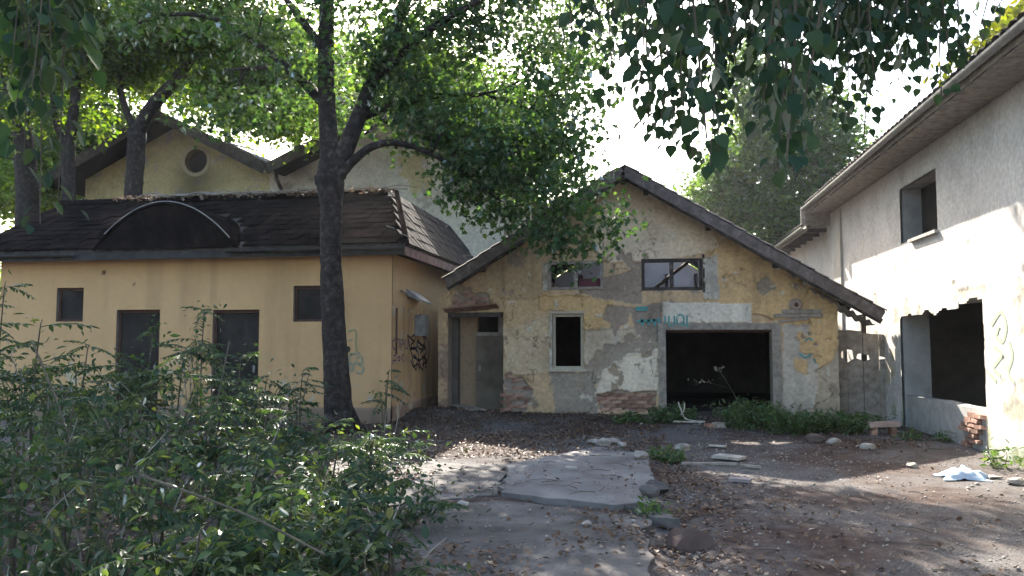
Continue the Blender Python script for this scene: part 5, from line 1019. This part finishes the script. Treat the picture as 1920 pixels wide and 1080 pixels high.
SH = [(60, 592, 7.4, 6, 34, .8), (-60, 600, 7.0, 6, 26, .9), (150, 640, 8.6, 6, 30, .8), (215, 660, 9.6, 6, 28, .8), (275, 612, 10.2, 6, 30, .75), (330, 650, 8.2, 6, 34, .9), (440, 660, 9.8, 6, 30, .8), (490, 705, 11, 6, 26, .7), (250, 730, 6.6, 6, 34, .8), (120, 745, 5.6, 6, 34, .7), (400, 745, 7.2, 7, 36, .8), (545, 775, 8.6, 6, 30, .8), (620, 840, 7.2, 6, 28, .7),
      (690, 820, 9.2, 6, 24, .7), (300, 835, 5.2, 6, 30, .6), (470, 860, 5.7, 6, 30, .6), (640, 940, 5.2, 6, 26, .55), (160, 900, 4.5, 5, 18, .45), (510, 985, 4.4, 6, 24, .5), (360, 985, 4.1, 6, 22, .45), (20, 820, 4.7, 5, 22, .45), (-120, 700, 5.5, 6, 26, .8), (80, 680, 9.5, 5, 22, .8), (560, 880, 6.4, 6, 26, .6)]
SHL = ['tall dark shrub under the small blind window nearest the outer corner of the annexe',
    'dark shrub cut by the picture edge below the outer corner of the annexe',
    'dark shrub between the outer small window and the first door',
    'dark shrub just before the near jamb of the first annexe door',
    'high shrub whose sprays cross the dark first annexe door',
    'wide shrub before the wall between the two doors, in front of the tallest one',
    'dark shrub hiding the foot of the second annexe door',
    'shrub against the far jamb of the second annexe door',
    'broad shrub in the middle of the thicket, in line with the first door',
    'shrub low in the thicket, in line with the outer small window',
    'broad shrub in the middle of the thicket, in line with the second door',
    'arching shrub between the second door and the tree trunk',
    'low shrub on the yard side of the thicket, just in front of the tree trunk',
    'shrub at the foot of the forked tree, on the camera side of its trunk',
    'low shrub near the camera in line with the first door, behind the slanting cane',
    'low shrub near the camera in line with the second door',
    'low shrub at the yard edge of the thicket, nearest the camera',
    'low shrub at the camera end of the thicket beside the long bare cane',
    'lowest shrub at the bottom edge, in line with the small window by the trunk', "lowest shrub at the bottom edge of the picture, below the slanting cane's upper end", 'low shrub in the bottom corner of the thicket, outermost from the yard',
    'shrub just outside the outer corner, cut by the picture edge near the camera',
    'dark shrub close to the annexe wall under the outer small window, behind the tall one',
    'shrub beside the bright green bush, towards the tree trunk']
for s, lb_ in zip(SH, SHL): shrub(*s, label=lb_)
shrub(378, 572, 10.4, 3, 26, .35, 'tallest upright shrub of the thicket, its tip before the wall between the two annexe doors', group=None, fill=120)
shrub(560, 690, 11.8, 5, 22, .65, 'sparse thin-leaved shrub showing the yellow wall between the second door and the trunk', group=None, fill=40)
shrub(722, 690, 12.2, 3, 9, .55, 'lone sapling with a few large leaves before the graffitied side wall corner', 'sapling', None, fill=14)
shrub(735, 830, 10.4, 5, 22, .6, 'low arching shrub at the tree foot spilling towards the concrete', group=None, fill=160)
shrub(745, 900, 6.6, 6, 26, .6, 'arching shrub whose leaf sprays reach out over the cracked concrete', group=None, fill=180)
shrub(730, 985, 5.0, 5, 24, .5, 'nearest low leaf spray lying along the concrete edge', group=None, fill=120)
shrub(0, 520, 9.0, 3, 12, .5, 'tall leafy shoot at the outer corner of the annexe', group=None, fill=60, name='leafy_shrub')
# young yellow-green bush amid the dark ones
yb = atY(520, 900, 5.3); shrub(540, 905, 5.0, 5, 6, .35, 'bright green small-leaved bush low among the dark shrubs', group=None, fill=520, tshift=.4, mat=LF_WEED)
shrub(400, 1000, 4.3, 5, 6, .4, 'bright green low seedling patch at the foot of the thicket', group=None, fill=420, tshift=.35, mat=LF_WEED)
# long bare canes across the thicket
for pts, lab in (([(60, 640, 6.4), (120, 790, 6.0), (175, 1010, 5.5)], 'long pale bare cane standing in the thicket, nearest the end of the annexe'), ([(260, 890, 4.6), (450, 960, 4.3), (610, 1040, 4.0)], 'thin pale cane lying slantwise across the low leaves'), ([(430, 640, 7.4), (410, 740, 7.2), (385, 830, 7.0)], 'thin upright cane below the first door')):
    P3 = smooth_path([atY(a, b, c) for a, b, c in pts], 6); o = MB().tube(P3, np.linspace(.009, .006, len(P3)), 6).build('bare_cane', TWIG); tag(o, lab, 'cane')

# ================================================================== WEEDS by the garage
def weed(px, py, label, r, h, n, group=None, mat=LF_WEED, name='weed_clump', sz=(.05, .12), T=T_LANCE):
    c = atZ(px, py, .06); x, y = float(c[0]), float(c[1]); z0 = float(surf(x, y)); t = thing(name, label, 'weed', (x, y, z0), group); st = MB(); P = []; ns = max(5, int(n / 22))
    for k in range(ns):
        a = random.uniform(0, 6.28); s = r * math.sqrt(random.random()); hh = h * random.uniform(.5, 1) * (1 - .35 * s / r); bx_, by_ = x + s * .7 * math.cos(a), y + s * .7 * math.sin(a)
        pa = smooth_path([(bx_, by_, z0 - .03), (bx_ + .05 * math.cos(a), by_ + .05 * math.sin(a), z0 + hh * .6), (x + s * 1.15 * math.cos(a), y + s * 1.15 * math.sin(a), z0 + hh)], 4); st.tube(pa, np.linspace(.006, .002, len(pa)), 4, cap=False)
        for _ in range(22): P.append(pa[random.randrange(1, len(pa))] + RNG.normal(size=3) * .045)
    st.build('stems', STEMM, t)['kind'] = 'stuff'; P = np.array(P); P[:, 2] = np.maximum(P[:, 2], z0 + .01)
    leaf_obj('foliage', T, P, norm(RNG.normal(size=P.shape) * (1, 1, .6) + (0, 0, .1)), norm(RNG.normal(size=P.shape) * .6 + (0, 0, 1)), RNG.uniform(*sz, len(P)), mat, RNG.normal(.45, .2, len(P)), t)
weed(1410, 800, 'tall feathery weed clump leaning into the garage opening', .62, .62, 1500)
weed(1490, 806, 'bushy weed clump at the foot of the garage pier', .6, .45, 1300)
weed(1570, 806, 'spreading weed clump below the end of the garage wall', .6, .36, 1100)
weed(1625, 800, 'low weed clump before the board partition', .45, .24, 500)
weed(1262, 792, 'grassy weed tuft at the near post of the garage opening', .42, .36, 700)
weed(1185, 792, 'low grass along the bare brick foot of the wall', .5, .12, 360)
weed(1250, 852, 'yellowing weed tuft beside the upper slab corner', .22, .2, 300)
weed(1225, 958, 'small weed sprouting in the slab crack', .2, .10, 160)
weed(1740, 822, 'thin weeds in the shade of the sill wall', .4, .12, 200)
weed(700, 930, 'pale small weed at the concrete edge', .16, .12, 120, mat=LF_YEL)
weed(1880, 868, 'few weeds climbing at the foot of the sunlit barn wall', .25, .34, 130)

# ================================================================== LITTER, GRIT
def scatter(n, box, dens):
    x = RNG.uniform(box[0], box[1], n); y = RNG.uniform(box[2], box[3], n); k = RNG.random(n) < dens(x, y); return x[k], y[k]
def litter_d(x, y):
    d = 0.03 + 0.9 * np.clip(fbm(x * .9, y * .9, 71, 4) * 5 - 2.5, 0, 1)
    d = d + 1.1 * ((x < .3) & (x > -5.2) & (y > 10.8) & (y < 16.8)) * np.clip(fbm(x * 1.5, y * 1.5, 73, 4) * 2.2 - .5, 0, 1)
    d = d + 0.8 * np.exp(-((x - .32) / .25) ** 2) * (y < 13) + .35 * (x < -2.8)
    return d * np.where(poly_mask(x, y, far_poly), .12, 1) * np.where((x > .8) & (y < 12.5), .35, 1)
x, y = scatter(60000, (-11, 4.6, 2.6, 16.7), litter_d); z = surf(x, y) + RNG.uniform(.004, .03, len(x)); P = np.stack([x, y, z], 1)
D = norm(RNG.normal(size=P.shape) * (1, 1, .25)); Nn = norm(RNG.normal(size=P.shape) * .35 + (0, 0, 1))
lo = leaf_obj('fallen_leaves', T_OVAL, P, D, Nn, RNG.uniform(.028, .07, len(P)), LF_DEAD, np.clip(RNG.beta(1.3, 3.2, len(P)), 0, 1)); tag(lo, 'brown and bleached fallen leaves strewn over the yard', 'leaf litter')
x, y = scatter(20000, (-4.5, 4.7, 2.6, 16.5), lambda x, y: np.where(x > .2, .75, .3) * np.clip(fbm(x * .8, y * .8, 81, 4) * 2 - .35, .05, 1))
oc = np.array([(1, 0, 0), (-1, 0, 0), (0, 1, 0), (0, -1, 0), (0, 0, .7), (0, 0, -.7)], float); of = np.array([(0, 2, 4), (2, 1, 4), (1, 3, 4), (3, 0, 4), (2, 0, 5), (1, 2, 5), (3, 1, 5), (0, 3, 5)])
n = len(x); s = RNG.gamma(2.0, .0030, n) + .003; V = (oc[None] * RNG.uniform(.6, 1.3, (n, 6, 1)) * s[:, None, None]); an = RNG.uniform(0, 6.28, n); ca, sa = np.cos(an)[:, None], np.sin(an)[:, None]
V = np.stack([V[..., 0] * ca - V[..., 1] * sa, V[..., 0] * sa + V[..., 1] * ca, V[..., 2]], -1) + np.stack([x, y, surf(x, y) + s * .3], 1)[:, None]
gr = link('gravel', np_mesh('gravel', V.reshape(-1, 3), (of[None] + (np.arange(n) * 6)[:, None, None]).reshape(-1, 3), STONE)); tag(gr, 'loose grit and small stones over the bare yard', 'gravel', kind='stuff')
# twigs on the ground
mb = MB()
for _ in range(260):
    xx, yy = random.uniform(-5, 4.5), random.uniform(3.5, 16.2); a = random.uniform(0, 6.28); L = random.uniform(.08, .4); zz = float(surf(xx, yy)) + .012
    mb.tube([(xx, yy, zz), (xx + L * .5 * math.cos(a), yy + L * .5 * math.sin(a), zz + .012), (xx + L * math.cos(a + .25), yy + L * math.sin(a + .25), zz)], [.005, .004, .002], 4)
tag(mb.build('twig_litter', TWIG), 'broken twigs strewn over the yard', 'twig litter', kind='stuff')

# ================================================================== DEBRIS
def onground(px, py, lift=0.0): c = atZ(px, py, .03); return np.array((c[0], c[1], float(surf(c[0], c[1])) + lift))
def plank(px0, py0, px1, py1, w, h, mat, name, label, cat, lift=.03, lift2=None):
    p, q_ = onground(px0, py0, lift), onground(px1, py1, lift if lift2 is None else lift2); return tag(MB().bar(p, q_, w, h).build(name, mat), label, cat)
def stone(px, py, r, label, mat=STONE, name='stone', sq=(1.2, 1, .7), cat='stone', seed=None):
    p = onground(px, py, r * .35); V, F = rough_stone(p, r, seed or int(px * 7 + py), sq); return tag(MB().add(V, F).build(name, mat), label, cat)
plank(1342, 857, 1392, 862, .26, .035, PALEB, 'pale_board', 'pale flat board lying in the light near the garage opening', 'board', .04)
plank(1368, 900, 1408, 903, .14, .035, M('grey_plank', [(.2, .17, .17), (.3, .26, .26)]), 'grey_plank', 'short grey-pink plank lying flat on the grit', 'plank', .03)
plank(1278, 866, 1382, 871, .05, .03, WOODG, 'long_batten', 'long thin pale batten lying below the pale board', 'batten', .03)
plank(1388, 873, 1425, 875, .04, .03, WOODG, 'short_batten', 'short thin batten continuing the long one', 'batten', .03)
plank(1330, 834, 1362, 836, .09, .02, PALEB, 'white_strip', 'narrow white strip lying in the brown litter', 'strip', .03)
plank(1060, 887, 1085, 889, .03, .02, PALEB, 'pale_chip', 'small pale chip lying on the grey slab', 'chip', .02)
o = tag(MB().box((-.11, -.06, 0), (.11, .06, .09)).build('white_block', PALEB), 'white broken block before the garage weeds', 'block'); o.location = onground(1348, 803); o.rotation_euler = (0.05, 0.03, .5)
o = tag(bpy.data.objects.new('brick_lump', brick_mesh[0]), 'lone grey brick lump beside the white block', 'brick'); COL.objects.link(o); o.location = onground(1334, 803, .035); o.rotation_euler = (0, .1, .3); o.scale = (1, 1.2, 1.1)
stone(1530, 825, .14, 'dark rounded stone in the open grit before the pier weeds', M('dark_stone', [(.06, .045, .04), (.12, .09, .08)]))
stone(1562, 829, .10, 'pale stone next to the dark rounded stone'); stone(1627, 838, .10, 'grey stone before the broken block seat')
stone(1288, 1012, .16, 'large dark brown lump in the leaf strip beside the slab edge', M('brown_lump', [(.05, .034, .03), (.10, .07, .06)]), sq=(1.3, 1, .8))
stone(1230, 915, .13, 'grey concrete lump broken off the upper slab corner', CONC); stone(1216, 940, .10, 'small grey concrete lump in the crack at the slab corner', CONC)
stone(1200, 868, .10, 'pale rubble lump at the back corner of the upper slab'); stone(1280, 838, .11, 'pale stone in the weed strip by the batten end')
for k, (px, py, r, lb_) in enumerate(((1112, 828, .09, 'first rubble stone of the row behind the upper slab, nearest the tree'), (1130, 832, .12, 'largest rubble stone of the row behind the upper slab'), (1150, 828, .10, 'flat rubble stone in the middle of the row behind the slab'), (1166, 833, .08, 'last rubble stone of the row behind the slab, nearest the garage opening'))): stone(px, py, r, lb_)
stone(868, 953, .05, 'small white lump on the lower slab', PALEB); stone(1712, 872, .07, 'pale stone near the blue cloth'); stone(1080, 778, .06, 'white pebble at the wall foot below the small window', PALEB)
stone(1905, 905, .09, 'dark stone in the sun at the barn wall foot'); stone(1100, 990, .04, 'small stone on the sunlit lower slab')
# broken block propped like a low seat
bs = thing('broken_block_seat', 'pinkish broken slab propped on two stubs before the board partition', 'rubble', tuple(onground(1656, 815)))
c = onground(1656, 815); MB().hexa([tuple(c + v) for v in [np.array(k) for k in ((-.24, -.12, .13), (.24, -.12, .15), (.25, .12, .16), (-.22, .13, .14), (-.22, -.1, .21), (.25, -.12, .22), (.24, .12, .23), (-.22, .12, .215))]]).build('top_slab', M('pink_block', [(.24, .17, .14), (.36, .27, .23)], bump=.4), bs)
for s in (-1, 1): MB().box(tuple(c + (s * .15 - .05, -.07, -.03)), tuple(c + (s * .15 + .05, .07, .138))).build('stub', BRICK, bs)
# pale bent canes by the garage post
for pts, lab in (([(1272, 770, .42), (1278, 785, .25), (1288, 795, .10), (1322, 803, .06)], 'pale bent cane standing up beside the garage post'), ([(1265, 793, .06), (1318, 804, .05)], 'pale straight cane lying beside the bent one'), ([(1262, 803, .05), (1312, 807, .05)], 'pale lowest cane lying before the bent one'), ([(1284, 768, .40), (1282, 780, .25), (1276, 787, .18)], 'short pale cane hooked onto the bent one')):
    b = onground(1290, 800); P3 = smooth_path([atY(a, bb, b[1] + .1) * (1, 1, 0) + (0, 0, b[2] + hz) for a, bb, hz in pts], 5); tag(MB().tube(P3, .013, 6).build('pale_cane', PALEB), lab, 'cane')
# branch just inside the garage, leaf colour paled to look lit
db = thing('dry_branch', 'dry leafy branch with leaves toned pale as if lit, lying inside the dark garage opening', 'branch', (1.3, YF + 1.2, .1))
p0 = np.array((float(atY(1390, 760, YF + 1.2)[0]), YF + 1.2, .15)); p1 = atY(1345, 690, YF + 1.2); p2 = atY(1322, 715, YF + 1.2)
MB().tube(smooth_path([p0, (p0 + p1) / 2 + (0, 0, .05), p1], 5), .012, 5).tube(smooth_path([(p0 + p1) / 2, p2], 4), .008, 5).build('stem', TWIG, db)
P = np.vstack([p1 + RNG.normal(size=(14, 3)) * (.07, .1, .05), p2 + RNG.normal(size=(16, 3)) * (.14, .1, .035)]); leaf_obj('leaves', T_OVAL, P, norm(RNG.normal(size=P.shape)), norm(RNG.normal(size=P.shape) + (0, -.5, .8)), RNG.uniform(.05, .09, len(P)), M('lit_look_leaf', [(.40, .37, .30), (.55, .52, .43)]), RNG.random(len(P)), db)
# fallen sheet in the door recess
plank(842, 772, 898, 784, .35, .02, WOODG, 'fallen_board', 'warped board lying on the leaves in the door recess', 'board', .10, .05)
# pale blue cloth heap
c = onground(1808, 892); nx, ny = 30, 20; V = []
for i in range(nx):
    for j in range(ny):
        a, b = i / (nx - 1) * 2 - 1, j / (ny - 1) * 2 - 1; rr = min(1, math.hypot(a, b * 1.0)); ed = 1 + .18 * math.sin(5 * math.atan2(b, a) + 1)
        hgt = .10 * (1 - rr ** 2) ** .7 + .05 * (fbm(np.array(a * 3), np.array(b * 3), 611, 3) - .5) * 2 * (1 - rr * .6) + .025 * math.sin(a * 13 + 3 * b) * (1 - rr)
        V.append((c[0] + a * .25 * ed, c[1] + b * .20 * ed, c[2] + max(float(hgt), 0) + .008))
cl = link('cloth_heap', np_mesh('cloth_heap', V, np.array([(i * ny + j, (i + 1) * ny + j, (i + 1) * ny + j + 1, i * ny + j + 1) for i in range(nx - 1) for j in range(ny - 1)]), CLOTH, smooth=True)); tag(cl, 'crumpled pale blue cloth lying on the grit before the barn', 'cloth')
o = slab_piece([(c[0] + .24, c[1] - .08), (c[0] + .40, c[1] - .05), (c[0] + .38, c[1] + .1), (c[0] + .24, c[1] + .08)], c[2] + .03, .02, 9).build('white_scrap', PALEB); tag(o, 'flat white scrap beside the blue cloth', 'scrap')

# ================================================================== HAZE: thin volume added to lift the darks like lens glare
hz = bpy.data.materials.new('veil_haze'); hz.use_nodes = True; t = hz.node_tree; t.nodes.remove(t.nodes['Principled BSDF']); pv = t.nodes.new('ShaderNodeVolumePrincipled')
pv.inputs['Color'].default_value = (0.92, 0.95, 1.0, 1); pv.inputs['Density'].default_value = 0.00055; pv.inputs['Anisotropy'].default_value = 0.7
t.links.new(pv.outputs[0], t.nodes['Material Output'].inputs['Volume'])
tag(MB().box((-225, -65, -1.6), (225, 405, 16.5)).build('haze', hz), 'thin added haze veiling the whole yard', 'haze', kind='stuff')

# ================================================================== DRY CREEPER on the annexe ridge, thin grass in the thicket
dc = thing('dry_creeper', 'dry pale creeper and leaf litter lying along the annexe ridge', 'creeper', (-10, RY, RZ + .1))
mb = MB()
for k in range(26):
    xx = random.uniform(WX + 2, RX - .3); mb.tube(smooth_path([(xx, RY - .1, RZ + .12), (xx + .4, RY - .02 + random.uniform(-.1, .1), RZ + .17 + random.uniform(0, .05)), (xx + 1.0, RY + random.uniform(-.2, .05), RZ + .11)], 4), .011, 4)
mb.build('stems', WOODG, dc)['kind'] = 'stuff'
P = np.stack([RNG.uniform(WX + 1.5, RX, 900), RY - .05 + RNG.normal(0, .12, 900), RZ + .12 + np.abs(RNG.normal(0, .03, 900))], 1); P[:, 2] -= np.abs(P[:, 1] - RY) * .45
leaf_obj('dry_leaves', T_OVAL, P, norm(RNG.normal(size=P.shape) * (1, 1, .3)), norm(RNG.normal(size=P.shape) * .5 + (0, 0, 1)), RNG.uniform(.05, .11, 900), LF_DEAD, RNG.uniform(.2, .9, 900), dc)
n = 5200; x = RNG.uniform(-9, -.9, n); y = RNG.uniform(3.2, 12.5, n); k = (fbm(x * .8, y * .8, 91, 3) > .5) & (x < -.30 * y - .6); x, y = x[k], y[k]; P = np.stack([x, y, surf(x, y)], 1)
g = leaf_obj('grass', tmpl([(0, .03), (.5, .022), (1, 0)], .2), P, norm(RNG.normal(size=P.shape) * .45 + (0, 0, 1)), norm(RNG.normal(size=P.shape) * (1, 1, .1)), RNG.uniform(.12, .38, len(P)), LF_WEED, RNG.normal(.5, .25, len(P))); tag(g, 'thin grass growing in the shade of the thicket', 'grass')
